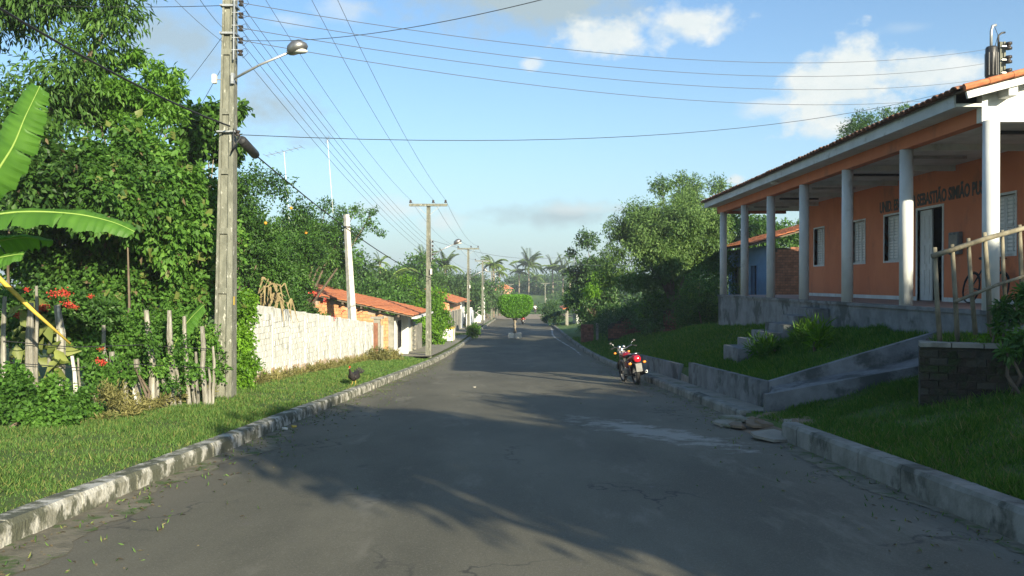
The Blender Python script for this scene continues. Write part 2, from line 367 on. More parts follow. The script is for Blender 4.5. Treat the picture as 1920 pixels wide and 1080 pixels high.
G['sidewalk'] = MAT('old_sidewalk', (.30,.28,.23), (.22,.21,.17), 1.5, .95, .4, 20, (.11,.13,.06), .9, (.54,.66))

# ------------------------------------------------------------------ terrain
_ys = [-80,-30,-10,0,10,20,30,39,48,57,68,80,92,105,120,135,150,162,180,200,230,270,330,500,900]
_zs = [2.2,1.4,.5,0,-.5,-1.03,-1.56,-2.0,-2.32,-2.55,-2.76,-2.95,-3.2,-3.5,-3.85,-4.15,-4.35,-4.3,-3.4,-2.2,-.7,-.2,-.2,-1,-2]
_yy = np.arange(-80, 900, 1.0); _zz = np.interp(_yy, _ys, _zs)
_k = np.ones(9)/9; _zp = np.convolve(np.pad(_zz, 4, 'edge'), _k, 'valid')
def RZ(y): return float(np.interp(y, _yy, _zp))
def sst(t): t = min(1, max(0, t)); return t*t*(3-2*t)
def GZ(x, y):
    r = RZ(y)
    if abs(x) < 3.65 and y < 138: return r-.22
    if y >= 138: return r + (0 if abs(x) < 20 else .02*math.sin(x*.2)*min(1,(abs(x)-20)/10))
    if x < 0:
        d = -3.7-x; return r+.13+.14*sst(d/1.8) + (0 if d < 3 else .1*math.sin(x*.7+y*.3)*min(1,(d-3)/4))
    d = x-3.8
    h = np.interp(y, [-80,4,11.4,13.6,14.9,17,33,45,80,130], [1.2,.75,.62,.72,1.15,1.35,1.45,.9,.45,.1])
    near = sst((d-.05)/3.6)*h
    far = (0 if d < .5 else .35+ (h-.35)*sst((d-.5)/3.1))
    w = sst((y-13.6)/.8)*(1-sst((y-29.8)/1.2))
    z = r+.13+near*(1-w)+far*w + .07*(1-sst((y-11.2)/.8))
    if 13.8 < y < 14.96 and 4.0 < x < 7.4: z = min(z, -.55+(x-4.1)*.2)
    if x > 5.55+max(0,(y-11.5))*.5 and 12.0-(x-5.38)*.373 < y < 13.3: z = max(z, .70)
    return z
def build_ground():
    xs = sorted(set([-900,-500,-300,-200,-140,-100,-80,-60,-45,-35,-28]+[-22+i for i in range(0,11)]+[-11+.5*i for i in range(0,14)]+[-4.2,-3.9,-3.72,-3.64,-2,0,2,3.64,3.72,3.9,4.1,4.25,4.32]+[4.5+.25*i for i in range(15)]+[8.5+i*.75 for i in range(10)]+[17,20,24,28,35,45,60,80,100,140,200,300,500,900]))
    ys = [-80,-60,-40,-30,-20,-14,-10]+[-8+.5*i for i in range(100)]+[42+i for i in range(0,60)]+[102+2*i for i in range(0,70)]+[245,255,270,290,320,360,420,500,650,880]
    ys = sorted(ys+[13.78,13.83,14.93,14.98])
    vs = [(x, y, GZ(x, y)) for y in ys for x in xs]; nx = len(xs)
    fs = [(j*nx+i, j*nx+i+1, (j+1)*nx+i+1, (j+1)*nx+i) for j in range(len(ys)-1) for i in range(nx-1)]
    me = bpy.data.meshes.new('ground'); me.from_pydata(vs, [], fs); me.materials.append(G['ground']); me.materials.append(G['hill'])
    for p in me.polygons:
        p.use_smooth = True
        if p.center.y > 60: p.material_index = 1
    tag(link('ground', me), kind='structure')
build_ground()
def strip(name, mat, xl, xr, y0, y1, dz, step=1.0, zf=None, nx=1, edge=0):
    n = int((y1-y0)/step)+1; vs = []; fs = []
    for j in range(n+1):
        y = y0+(y1-y0)*j/n
        a = xl(y) if callable(xl) else xl; b = xr(y) if callable(xr) else xr
        if edge: a += random.uniform(-edge, edge); b += random.uniform(-edge, edge)
        for i in range(nx+1):
            x = a+(b-a)*i/nx; vs.append((x, y, (zf(x, y) if zf else RZ(y))+dz))
    w = nx+1
    for j in range(n):
        for i in range(nx): fs.append((j*w+i, j*w+i+1, (j+1)*w+i+1, (j+1)*w+i))
    me = bpy.data.meshes.new(name); me.from_pydata(vs, [], fs); me.materials.append(mat)
    me.polygons.foreach_set('use_smooth', [True]*len(me.polygons))
    return link(name, me)
tag(strip('road', G['asphalt'], -3.64, 3.64, -70, 132, 0, 1, nx=4), kind='structure')
tag(strip('dirt_crossing', G['paledirt'], lambda y: -9-.1*y*0, lambda y: 9, 131.5, 158, .03, 2, zf=lambda x, y: RZ(y)+(0 if abs(x)<3.7 else .02), nx=6, edge=.8), kind='structure')
tag(strip('dirt_path', G['dirt'], lambda y: -3.0+(y-158)*.028, lambda y: .6+(y-158)*.012, 157, 212, .06, 2, nx=2, edge=.25), kind='structure')
tag(strip('sidewalk', G['sidewalk'], -5.62, -3.86, 36.6, 66, 0, 1, zf=lambda x, y: GZ(-5.6, y)-.005), kind='structure')
tag(strip('sidewalk', G['sidewalk'], -5.4, -3.86, 69, 131, 0, 1, zf=lambda x, y: GZ(-5.5, y)-.0), kind='structure')
tag(strip('sidewalk', G['sidewalk'], 3.82, 4.23, 14.1, 31, .145, 1), kind='structure')
tag(strip('gutter_dirt', G['sand'], -3.60, lambda y: -3.25+.12*math.sin(y*1.3)+.08*math.sin(y*3.7), 2, 36, .005, .09, edge=.035), kind='structure')
tag(strip('gutter_dirt', G['sand'], lambda y: 3.35+.1*math.sin(y*1.1+1)+.05*math.sin(y*2.9), 3.60, 3, 60, .005, .09, edge=.035), kind='structure')

# kerbs: every cast stone a part of its kerb
def kerb(name, label, side, ys, mat, ymax_piece, h=.17, inner=3.6):
    root = empty(name, (side*inner, ys[0], RZ(ys[0])), 0, label, 'kerb')
    y = ys[0]; rnd = random.Random(3)
    while y < ys[1]:
        L_ = 1.0 if y < ymax_piece else 4.0
        L_ = min(L_, ys[1]-y)
        y1 = y+L_-.012
        z0, z1 = RZ(y), RZ(y1); dx = rnd.uniform(-.006,.006); dz = rnd.uniform(-.006,.005); w = .2
        x0 = side*(inner+dx); x1 = side*(inner+w+dx)
        if x0 > x1: x0, x1 = x1, x0
        vs = []
        n = 4
        b = MB()
        for j in range(n+1):
            yy = y+(y1-y)*j/n; zz = z0+(z1-z0)*j/n; c = rnd.uniform(.006,.016); ww = rnd.uniform(-.003,.003)
            i_, o_ = (x1, x0) if side < 0 else (x0, x1)
            prof = [(i_,-.2),(i_+side*ww, h-.03-c),(i_+side*(c+.012), h+dz*.6),(o_, h+dz),(o_,-.2)]
            vs.append([(px-side*inner, yy-ys[0], zz+pz-RZ(ys[0])) for px, pz in prof])
        fl = [p for r_ in vs for p in r_]; fs = []
        for j in range(n):
            for i in range(5): fs.append((j*5+i, j*5+(i+1)%5, (j+1)*5+(i+1)%5, (j+1)*5+i))
        fs += [(0,1,2,3,4), tuple(n*5+i for i in (4,3,2,1,0))]
        b.add(fl, fs); b.build('kerb_stone', mat, root)
        y += L_
    return root
kerb('kerb', 'long pale whitewashed kerb along the left edge of the road', -1, (-4, 131), G['kerb'], 46)
kerb('kerb', 'short dark dirty kerb at the lower right beside the shaded grass bank', 1, (-3, 11.6), G['kerb_dark'], 12, .25, 3.56)
kerb('kerb', 'long kerb on the right that runs on past the parked motorcycle', 1, (14.0, 128), G['kerb_dark'], 46)
# rubble in the kerb gap
rub = empty('broken_concrete_slab', (3.8, 12.6, RZ(12.6)), 0, 'broken tilted concrete and dirt slabs filling the gap between the two right hand kerbs', 'rubble')
rr = random.Random(5)
for i in range(16):
    cx, cy = rr.uniform(-.55,.55), rr.uniform(-1.1,1.2); w = rr.uniform(.12,.34); l = rr.uniform(.2,.5)
    k = rr.randint(5,7); a0 = rr.random()*6
    pts = [(cx+w*math.cos(a0+2*math.pi*j/k)*rr.uniform(.7,1.1), cy+l*math.sin(a0+2*math.pi*j/k)*rr.uniform(.7,1.1), .02+.10*(cx+.6)+rr.uniform(-.03,.03)-.05*cy) for j in range(k)]
    MB().prism(pts, (0,0,rr.uniform(.025,.05))).build('slab', G['sidewalk'] if i%3 else G['soil'], rub)
b = MB(); n = 14; vs = []
for j in range(n+1):
    for i in range(n+1):
        x = 3.3+1.3*i/n; y = 11.4+2.9*j/n
        t = sst((x-3.3)/.8); e = min(1, min(j, n-j)/3); vs.append((x, y, RZ(y)+.006+t*.16*e+rr.uniform(0,.02)*t))
b.add(vs, [(j*(n+1)+i, j*(n+1)+i+1, (j+1)*(n+1)+i+1, (j+1)*(n+1)+i) for j in range(n) for i in range(n)])
tag(b.build('dirt_ramp', G['soil'], smooth=True), kind='structure')
#MARK1
# ------------------------------------------------------------------ brick and tile helpers
def brick_mesh(L_, H_, D_, mat, seed):
    r = random.Random(seed); b = MB()
    j = lambda a: r.uniform(-a, a)
    c = .004
    b.box(0, L_, -D_, 0, 0, H_); vs = [(x+j(.004), y+(j(.003) if y > -D_/2 else 0), z+j(.003)) for x, y, z in b.v]; b.v = vs
    me = b.mesh('brick'); me.materials.append(mat); return me
def brick_face(parent, org, u, nrm, length, top, bl, bh, gap, mats, limit=300, skip=None, start=0.0, jit=.004, order=None, dep=.03):
    """courses of single bricks standing proud of a backing; org world, u along, top(s)->height"""
    org = Vector(org); u = Vector(u).normalized(); nrm = Vector(nrm).normalized()
    meshes = {}
    rnd = random.Random(int(length*100)+int(org.x*10)); cells = []
    nrow = int(60/(bh+gap))
    for r_ in range(nrow):
        z = r_*(bh+gap)
        off = (bl+gap)/2 if r_%2 else 0
        s0 = -off
        while s0 < length:
            a = max(0, s0); e = min(length, s0+bl)
            if e-a > bl*.3 and z+bh <= min(top(a), top(e))+.001 and z >= start and not (skip and skip((a+e)/2, z+bh/2)):
                cells.append((a, e-a, z))
            s0 += bl+gap
        if z > max(top(0), top(length), top(length/2)): break
    if order: cells.sort(key=order)
    extra = MB()
    for i, (a, l, z) in enumerate(cells):
        p = org+u*a+Vector((0,0,z))+nrm*rnd.uniform(-jit, jit)
        if i < limit:
            key = (round(l, 2), rnd.randrange(len(mats)), rnd.randrange(3))
            if key not in meshes: meshes[key] = brick_mesh(l, bh, dep, mats[key[1]], key[2]+int(l*1000))
            o = link('brick', meshes[key], parent)
            Mx = Matrix((( u.x, nrm.x, 0, p.x), (u.y, nrm.y, 0, p.y), (u.z, nrm.z, 1, p.z), (0,0,0,1)))
            if o.matrix_parent_inverse != Matrix.Identity(4): pass
            o.matrix_basis = Mx
        else:
            Mx = Matrix((( u.x, nrm.x, 0, p.x), (u.y, nrm.y, 0, p.y), (u.z, nrm.z, 1, p.z), (0,0,0,1)))
            extra.box(0, l, -dep, 0, 0, bh, Mx)
    if extra.v: tag(extra.build('brick_courses', mats[0], parent), kind='stuff')
def tiles(parent, name, org, u, v, nu, rows, pitch, rowlen, mat, seed=1, thick=.02, h=.045):
    """clay tile field: rounded columns in stepped rows; u along the eave, v up the slope"""
    org = Vector(org); u = Vector(u).normalized(); v = Vector(v).normalized(); n = u.cross(v).normalized()
    if n.z < 0: n = -n
    r = random.Random(seed); b = MB(); seg = 5
    for c in range(nu):
        for k in range(rows):
            o = org+u*(c*pitch+r.uniform(-.008,.008))+v*(k*rowlen+r.uniform(-.01,.01))
            dz = r.uniform(0, .008); base = len(b.v); w = pitch*.60
            for q in (0, 1):
                lift = (.03 if q == 0 else .004)+dz
                for i in range(seg+1):
                    t = math.pi*i/seg
                    b.v.append(tuple(o+v*(q*rowlen*1.04)+u*(pitch/2-math.cos(t)*w*(1 if q == 0 else .85))+n*(math.sin(t)*h+lift)))
            for i in range(seg): b.f.append((base+i, base+i+1, base+seg+2+i, base+seg+1+i))
            for i in range(seg+1): b.v.append(tuple(Vector(b.v[base+i])-n*thick))
            for i in range(seg): b.f.append((base+i, base+2*seg+2+i, base+2*seg+3+i, base+i+1))
    return tag(b.build(name, mat, parent, smooth=False), kind='stuff')
def plate(b, org, u, v, lu, lv, t):
    org = Vector(org); u = Vector(u).normalized(); v = Vector(v).normalized(); n = u.cross(v).normalized()
    if n.z < 0: n = -n
    vs = [org, org+u*lu, org+u*lu+v*lv, org+v*lv]
    b.add([p-n*t for p in vs]+vs, [(0,3,2,1),(4,5,6,7),(0,1,5,4),(1,2,6,5),(2,3,7,6),(3,0,4,7)])
def wall_x(b, x0, x1, y0, y1, z0, z1, holes):
    """wall slab lying along Y with rectangular openings (ya,yb,za,zb)"""
    holes = sorted(holes); y = y0
    for ya, yb, za, zb in holes:
        if ya > y: b.box(x0, x1, y, ya, z0, z1)
        if za > z0: b.box(x0, x1, ya, yb, z0, za)
        if zb < z1: b.box(x0, x1, ya, yb, zb, z1)
        y = yb
    if y < y1: b.box(x0, x1, y, y1, z0, z1)
def text_mesh(txt, size, bold=.012, ext=.004, sx=1.0):
    c = bpy.data.curves.new('lettering', 'FONT'); c.body = txt; c.size = size; c.extrude = ext; c.offset = bold; c.resolution_u = 3
    o = bpy.data.objects.new('lettering', c); COL.objects.link(o)
    dg = bpy.context.evaluated_depsgraph_get(); me = bpy.data.meshes.new_from_object(o.evaluated_get(dg)); bpy.data.objects.remove(o)
    return me

# ------------------------------------------------------------------ school house with veranda
XC, XE, XW = 7.4, 6.85, 9.8
FZ, CZ = 1.11, 4.09
Y0, Y1 = 13.55, 31.6
sch = wempty('school_building', (XC, 20, .4), 'long orange school building with white round veranda columns on the right', 'building')
def build_school():
    r = sch
    b = MB()                                            # plinth, rendered, uneven foot
    ys = [12.9+i*.8 for i in range(24)]; ys[-1] = 31.3
    b.box(7.28, 7.5, 12.9, 31.3, -.45, FZ-.06); b.box(7.5, 17, 12.9, 13.1, -.2, FZ-.06); b.box(7.5, XW, 31.05, 31.3, -.5, FZ-.06)
    b.build('plinth', G['render'], r, bev=0)
    MB().box(7.26, 17, 12.88, 31.32, FZ-.06, FZ).build('veranda_floor', G['floor'], r)
    MB().box(7.24, 7.42, 12.86, 31.34, FZ-.061, FZ+.004).build('floor_edge', G['render'], r)
    # columns
    cm = MB().tube([(0,0,0),(0,0,CZ-FZ)], [.125,.122], 20).mesh('column', True); cm.materials.append(G['offwhite'])
    for k in range(7):
        o = link('column', cm, r); o.location = (XC, 31.05-k*2.93, FZ)
    # front wall openings
    zt, zb = 3.32, 2.13
    wins = [(27.55,28.45,zb,zt),(24.3,25.3,zb,zt),(21.75,23.0,zb,zt),(16.95,18.0,zb,zt)]
    door = (19.85,21.1,FZ,zt)
    b = MB(); wall_x(b, XW, XW+.18, 13.7, 29.35, FZ-.3, 5.0, wins+[door]); b.build('wall', G['orange'], r)
    MB().box(XW+.181, 16, 29.17, 29.35, -.4, 5.0).build('wall', G['orange'], r); MB().box(XW+.181, 16, 13.7, 13.88, .8, 5.0).build('wall', G['orange'], r)
    MB().box(XW+.9, XW+1.0, 14, 29, FZ, 5).build('dark_interior_sheet', G['glassdark'], r)  # near-black sheet: the darkness of the unlit rooms is put into its colour
    b = MB(); wall_x(b, XW-.012, XW+.0, 13.7, 29.35, FZ+.001, FZ+.10, [(door[0],door[1],FZ,FZ+.1)]); b.build('skirting', G['offwhite'], r)
    for ya, yb, za, zb_ in wins:
        b = MB(); t = .05
        for q in ((ya-t,ya,za-t,zb_+t),(yb,yb+t,za-t,zb_+t),(ya,yb,zb_,zb_+t),(ya,yb,za-t,za)): b.box(XW-.015, XW+.16, q[0], q[1], q[2], q[3])
        w = b.build('window', G['offwhite'], r)
        for (a, e) in ((ya, (ya+yb)/2-.005), ((ya+yb)/2+.005, yb)):
            s = MB(); st = .05
            s.box(XW+.10, XW+.135, a, a+st, za, zb_); s.box(XW+.10, XW+.135, e-st, e, za, zb_); s.box(XW+.10, XW+.135, a+st, e-st, zb_-st, zb_); s.box(XW+.10, XW+.135, a+st, e-st, za, za+st)
            s.box(XW+.10, XW+.135, a+st, e-st, (za+zb_)/2-.03, (za+zb_)/2+.03); s.box(XW+.10, XW+.135, (a+e)/2-.018, (a+e)/2+.018, za+st, zb_-st)
            s.build('shutter_frame', G['offwhite'], w)
            MB().box(XW+.137, XW+.142, a, e, za, zb_).build('backing', G['offwhite'], w)
            s = MB()
            for i in range(14):
                z = za+st+.03+i*(zb_-za-2*st)/14
                s.box(XW+.112, XW+.122, a+st, e-st, z, z+.05)
            tag(s.build('louvre_slats', G['white'], w), kind='stuff')
    # door with one leaf ajar
    b = MB(); t = .06; ya, yb = door[0], door[1]
    b.box(XW-.02, XW+.16, ya-t, ya, FZ, zt+t); b.box(XW-.02, XW+.16, yb, yb+t, FZ, zt+t); b.box(XW-.02, XW+.16, ya, yb, zt, zt+t)
    fr = b.build('door_frame', G['offwhite'], r)
    def leaf(Mx):
        s = MB(); s.box(0, .60, 0, .035, .01, zt-FZ-.01, Mx)
        for z0, z1 in ((.15,.75),(.9,1.35),(1.5,2.05)):
            for x0 in (.09, .34): s.box(x0, x0+.17, -.014, .0, z0, z1, Mx)
        return s
    leaf(Matrix.Translation((XW+.06, yb, FZ)) @ Matrix.Rotation(R(-90), 4, 'Z')).build('door_leaf', G['offwhite'], fr)
    leaf(Matrix.Translation((XW+.10, ya+.01, FZ)) @ Matrix.Rotation(R(8), 4, 'Z')).build('door_leaf', G['offwhite'], fr)
    b = MB().box(XW-.10, XW, 18.95, 19.4, 2.18, 2.68); nb = b.build('meter_box', G['render'], r, bev=.01)
    MB().box(XW-.108, XW-.1, 19.0, 19.35, 2.24, 2.62).build('box_door', G['concrete'], nb)
    # beam, ceiling, soffit, fascia
    MB().box(XC-.1, XC+.1, Y0+.16, Y1+.02, CZ, 4.33).build('front_beam', G['orange'], r)
    b = MB(); b.box(XC+.1, 16, Y0+.16, Y1, CZ+.10, CZ+.2); b.build('ceiling', G['offwhite'], r)
    for k in range(6):
        y = 31.05-(k+.0)*2.93
        if k: MB().box(XC+.1, XW, y-.05, y+.05, CZ-.02, CZ+.10).build('ceiling_beam', G['offwhite'], r)
        MB().box(8.1, 9.3, y-1.5, y-1.44, CZ+.04, CZ+.099).build('lamp_batten', G['darkmetal'] if k%2 else G['steel'], r)
    MB().box(XC-.1, XW, 31.45, Y1, CZ-.0, CZ+.1).build('ceiling_beam', G['orange'], r)
    MB().box(XE+.03, XC-.1, Y0, Y1+.1, 4.33, 4.38).build('soffit', G['offwhite'], r)
    MB().box(XE-.0, XE+.03, Y0-.02, Y1+.12, 4.31, 4.53).build('fascia', G['fascia'], r)
    l = MB().ell((7.05, 23.6, 4.30), (.13,.13,.05)).build('soffit_lamp', G['white'], r, True)
    # white gable over the open end
    sl = .26
    zr = lambda x: 4.5+(x-XE)*sl
    MB().prism([(XC-.1, Y0, CZ),(16, Y0, CZ),(16, Y0, zr(12.6)-(16-12.6)*sl-.05),(12.6, Y0, zr(12.6)-.05),(XC-.1, Y0, zr(XC-.1)-.05)], (0,.16,0)).build('gable_wall', G['white'], r)
    MB().prism([(XW, 29.36, CZ),(16, 29.36, CZ),(12.6, 29.36, zr(12.6)-.1),(XW, 29.36, zr(XW)-.1)], (0,.16,0)).build('gable_wall', G['orange'], r)
    # roof: boards, battens with notched barge board, tiles
    dv = Vector((1,0,sl)).normalized(); rl = (12.6-XE)/dv.x+.05
    b = MB(); plate(b, (XE-.05, Y0-.38, zr(XE)+.01), (0,1,0), dv, Y1-Y0+.6, rl, .02)
    plate(b, (18.35, Y0-.38, zr(XE)+.01), (0,1,0), (-dv.x,0,dv.z), Y1-Y0+.6, rl, .02); b.build('roof_deck', G['bark'], r)
    b = MB(); plate(b, (XE+.02, Y0-.36, zr(XE)-.01), (0,1,0), dv, .05, rl, .11); b.build('barge_board', G['offwhite'], r)
    for k in range(16):
        x = XE+.3+k*.36; z = zr(x)-.02
        MB().box(x, x+.06, Y0-.34, Y0-.002, z-.07, z-.005).build('roof_batten', G['wood'], r)
    for x in (7.55, 9.6, 11.8):
        MB().box(x, x+.14, Y0-.3, Y0-.002, zr(x)-.24, zr(x)-.09).build('rafter_end', G['offwhite'], r)
    nt_ = 92; pitch = (Y1-Y0+.55)/nt_
    tl = MB()
    for i in range(7):
        pass
    def tile_me(seed):
        q = random.Random(seed); b = MB(); seg = 6; w = pitch*.56
        n = Vector((-sl,0,1)).normalized()
        for s_ in (0, 1):
            for rad in (1, .76):
                for i in range(seg+1):
                    t = math.pi*i/seg
                    b.v.append(tuple(dv*(s_*.42)+Vector((0,1,0))*(-math.cos(t)*w*rad*(1 if s_ == 0 else .85))+n*(math.sin(t)*.06*(1 if rad == 1 else .72)+(.02 if s_ == 0 else .0))))
        k = seg+1
        for i in range(seg):
            b.f += [(i,i+1,2*k+i+1,2*k+i),(k+i,3*k+i,3*k+i+1,k+i+1),(i,k+i,k+i+1,i+1)]
        me = b.mesh('roof_tile'); me.materials.append(G['tile_eave']); return me
    tms = [tile_me(s) for s in range(1)]
    rd = random.Random(8)
    for i in range(nt_):
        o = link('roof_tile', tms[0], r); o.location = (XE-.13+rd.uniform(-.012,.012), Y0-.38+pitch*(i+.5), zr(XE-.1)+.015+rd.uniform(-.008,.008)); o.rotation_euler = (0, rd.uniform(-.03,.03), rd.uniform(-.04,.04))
    tiles(r, 'roof_tiles', (XE+.24, Y0-.38, zr(XE+.24)+.02), (0,1,0), dv, nt_, 15, pitch, .38, G['tile'])
    vt = MB()
    for k in range(16):
        c0 = Vector((XE-.05+k*.37, Y0-.42, zr(XE-.05+k*.37)+.05)); 
        t_ = MB().tube([c0, c0+dv*.42], [.055,.048], 8).build('verge_tile', G['tile'], r)
    # lettering painted on the wall
    me = text_mesh('UNID. ESCOLAR SEBASTIÃO SIMIÃO PUSE', .40, .012)
    me.materials.append(G['ink']); o = link('wall_lettering', me, r)
    xs = [v.co.x for v in me.vertices]; wd = max(xs)-min(xs); k = 5.35/wd
    o.matrix_basis = Matrix(((0,0,-1,XW-.006),(-k,0,0,23.3),(0,1,0,3.44),(0,0,0,1)))
    # front stairs in raw cement
    rt = wempty('concrete_stairs', (6.3, 20.8, .3), 'raw grey cement stairs climbing the grass bank to the veranda', 'stairs')
    for i in range(6):
        x1 = 7.27-i*.35; z1 = FZ-.19*(i+1)+.02
        MB().box(x1-.37, x1, 20.1+(.003*i), 21.6-(.003*i), z1-.9, z1).build('step', G['render'], rt, bev=.012)
build_school()

# low cement retaining wall along the sidewalk, ramp walls
def poly_wall(name, label, pts, thick, mat, cat='wall', bot=.9, smooth=False):
    """pts: (x,y,ztop)"""
    root = wempty(name, (pts[0][0], pts[0][1], pts[0][2]-.4), label, cat)
    b = MB(); 
    for (a, c) in zip(pts[:-1], pts[1:]):
        d = Vector((c[0]-a[0], c[1]-a[1], 0)).normalized(); n = Vector((-d.y, d.x, 0))*thick/2
        A = Vector(a); C_ = Vector(c)
        vs = [A-n, A+n, C_+n, C_-n]
        b.add([v-Vector((0,0,bot)) for v in vs]+vs, [(0,3,2,1),(4,5,6,7),(0,1,5,4),(1,2,6,5),(2,3,7,6),(3,0,4,7)])
    return root, b.build('wall', mat, root)
poly_wall('retaining_wall', 'low grey cement retaining wall beside the sidewalk, nearer length', [(4.28,21.3,-.44),(4.28,14.95,-.16)], .13, G['render'])
poly_wall('retaining_wall', 'low grey cement retaining wall just behind the motorcycle, farther length', [(4.28,30.2,-.99),(4.28,22.6,-.60)], .13, G['render'])
poly_wall('ramp_wall', 'long sloping cement wall on the far side of the ramp to the school', [(4.35,14.95,-.17),(7.27,14.95,.70)], .13, G['render'])
poly_wall('ramp_wall', 'sloping cement wall on the near side of the ramp, next to the shaded grass', [(4.0,13.95,-.27),(6.6,13.95,.22),(7.6,13.95,.5)], .13, G['render'])
b = MB(); b.add([(4.1,14.02,-.31),(4.40,14.88,-.25),(6.6,14.88,.17),(6.6,14.02,.17),(7.27,14.88,.36),(7.27,14.02,.36)], [(0,1,2,3),(3,2,4,5)]); tag(b.build('ramp', G['render']), kind='structure')
st = wempty('garden_steps', (4.5, 22, -.8), 'two small pale cement steps in the gap of the low retaining wall', 'steps')
MB().box(4.25,4.65,21.38,22.5,-1.4,-.83).build('step', G['concrete'], st); MB().box(4.66,5.05,21.38,22.5,-1.2,-.62).build('step', G['concrete'], st)

# old mossy brick wall at the right edge
om = wempty('old_brick_wall', (5.4, 11.5, .3), 'dark mossy brick retaining wall at the right edge of the photo', 'wall')
A = Vector((5.38,11.5,-.25)); Bv = Vector((8.6,10.3,-.25)); u = (Bv-A).normalized(); nrm = Vector((u.y,-u.x,0))
LW = (Bv-A).length
bb = MB(); n = nrm
bb.add([A-n*.03, A-n*.25, Bv-n*.25, Bv-n*.03]+[v+Vector((0,0,.94)) for v in (A-n*.03, A-n*.25, Bv-n*.25, Bv-n*.03)], [(0,3,2,1),(4,5,6,7),(0,1,5,4),(1,2,6,5),(2,3,7,6),(3,0,4,7)])
bb.build('wall_core', G['mortar_dark'], om)
brick_face(om, A, u, nrm, LW, lambda s: .90+.02*math.sin(s*5), .21, .085, .016, [G['brick_moss'], G['mortar_dark'], G['brick_moss']], 300, skip=lambda a, z: random.random() < .08, jit=.018, dep=.05)
MB().prism([(5.42,11.54,-.25),(5.62,11.54,-.25),(6.52,13.3,-.25),(6.32,13.3,-.25)], (0,0,.94)).build('wall_core', G['mortar_dark'], om)
brick_face(om, (6.29,13.3,-.25), (-.455,-.89,0), (-.89,.455,0), 2.02, lambda s: .93, .21, .085, .016, [G['brick_moss'], G['mortar_dark'], G['brick_moss']], 120, jit=.018, dep=.05)
cp = MB()
for i in range(9):
    s0 = LW*i/9; s1 = LW*(i+1)/9-.015; p = A+u*s0+Vector((0,0,.94)); q = A+u*s1+Vector((0,0,.94)); w1 = random.uniform(.02,.05)
    MB().add([p+n*w1, p-n*.28, q-n*.28, q+n*w1]+[v+Vector((0,0,.05+random.uniform(0,.02))) for v in (p+n*w1, p-n*.28, q-n*.28, q+n*w1)], [(0,3,2,1),(4,5,6,7),(0,1,5,4),(1,2,6,5),(2,3,7,6),(3,0,4,7)]).build('coping_stone', G['concrete'], om)

# stick fence above it
sf = wempty('stick_fence', (5.8, 11.7, .75), 'crooked fence of pale sticks in front of the school veranda', 'fence')
for (tx,ty,bx,by,w) in [(1749,464,1759,634,.085),(1781,458,1792,638,.085),(1811,447,1826,628,.08),(1841,436,1853,640,.09),(1874,432,1884,600,.07),(1906,422,1914,600,.08),(1940,420,1944,600,.08)]:
    p = P(tx,ty,11.85); q = P(bx,by+8,11.85); m1 = (p+q)/2+Vector((random.uniform(-.02,.02),0,0))
    MB().tube([q, m1, p], [w*.42, w*.39, w*.34], 7).build('stick', G['bamboo'], sf, True)
for (a, c, w) in [((1744,481),(1945,420),.075),((1786,566),(1945,508),.05)]:
    p = P(*a,11.78); q = P(*c,11.78); MB().tube([p,(p+q)/2+Vector((0,0,.02)),q], [w/2,w*.47,w*.4], 7).build('rail', G['bamboo'], sf, True)

# ------------------------------------------------------------------ blue house behind
bh = wempty('blue_house', (11, 38, .1), 'blue house with orange tile roof seen between the veranda columns', 'house')
def build_blue():
    g = -.2; zt = 2.75
    b = MB(); wall_x(b, 11, 11.16, 38.05, 45, g, 3.2, [(39.6,40.6,g+.25,2.35),(42.0,44.2,g+.25,2.35)]); b.build('wall', G['blue'], bh)
    MB().box(11.17,11.3,39,45,g,3.1).build('dark_room', G['glassdark'], bh)
    for ya, yb in ((39.6,40.6),(42.0,44.2)):
        b = MB(); b.box(10.97,11.05,ya-.07,ya,g+.25,2.42); b.box(10.97,11.05,yb,yb+.07,g+.25,2.42); b.box(10.97,11.05,ya,yb,2.35,2.42); b.build('door_frame', G['blue'], bh)
    MB().box(11.05,17,38.06,38.2,g,3.1).build('wall_core', G['mortar_dark'], bh)
    brick_face(bh, (11.0,38.05,.6), (1,0,0), (0,-1,0), 3.0, lambda s: min(2.55, 2.3+s*.27), .22, .10, .016, [G['brick_red'], G['brick_red']], 300, jit=.006)
    MB().box(11.001,11.25,37.99,38.04,g,2.9).build('corner_pillar', G['blue'], bh)
    dv = Vector((1,0,.28)).normalized()
    b = MB(); plate(b, (10.15,37.4,3.23), (0,1,0), dv, 8.6, 6.2, .06); b.build('roof_deck', G['bark'], bh)
    tiles(bh, 'roof_tiles', (10.1,37.4,3.24), (0,1,0), dv, 43, 15, .2, .41, G['tile'], 4)
build_blue()

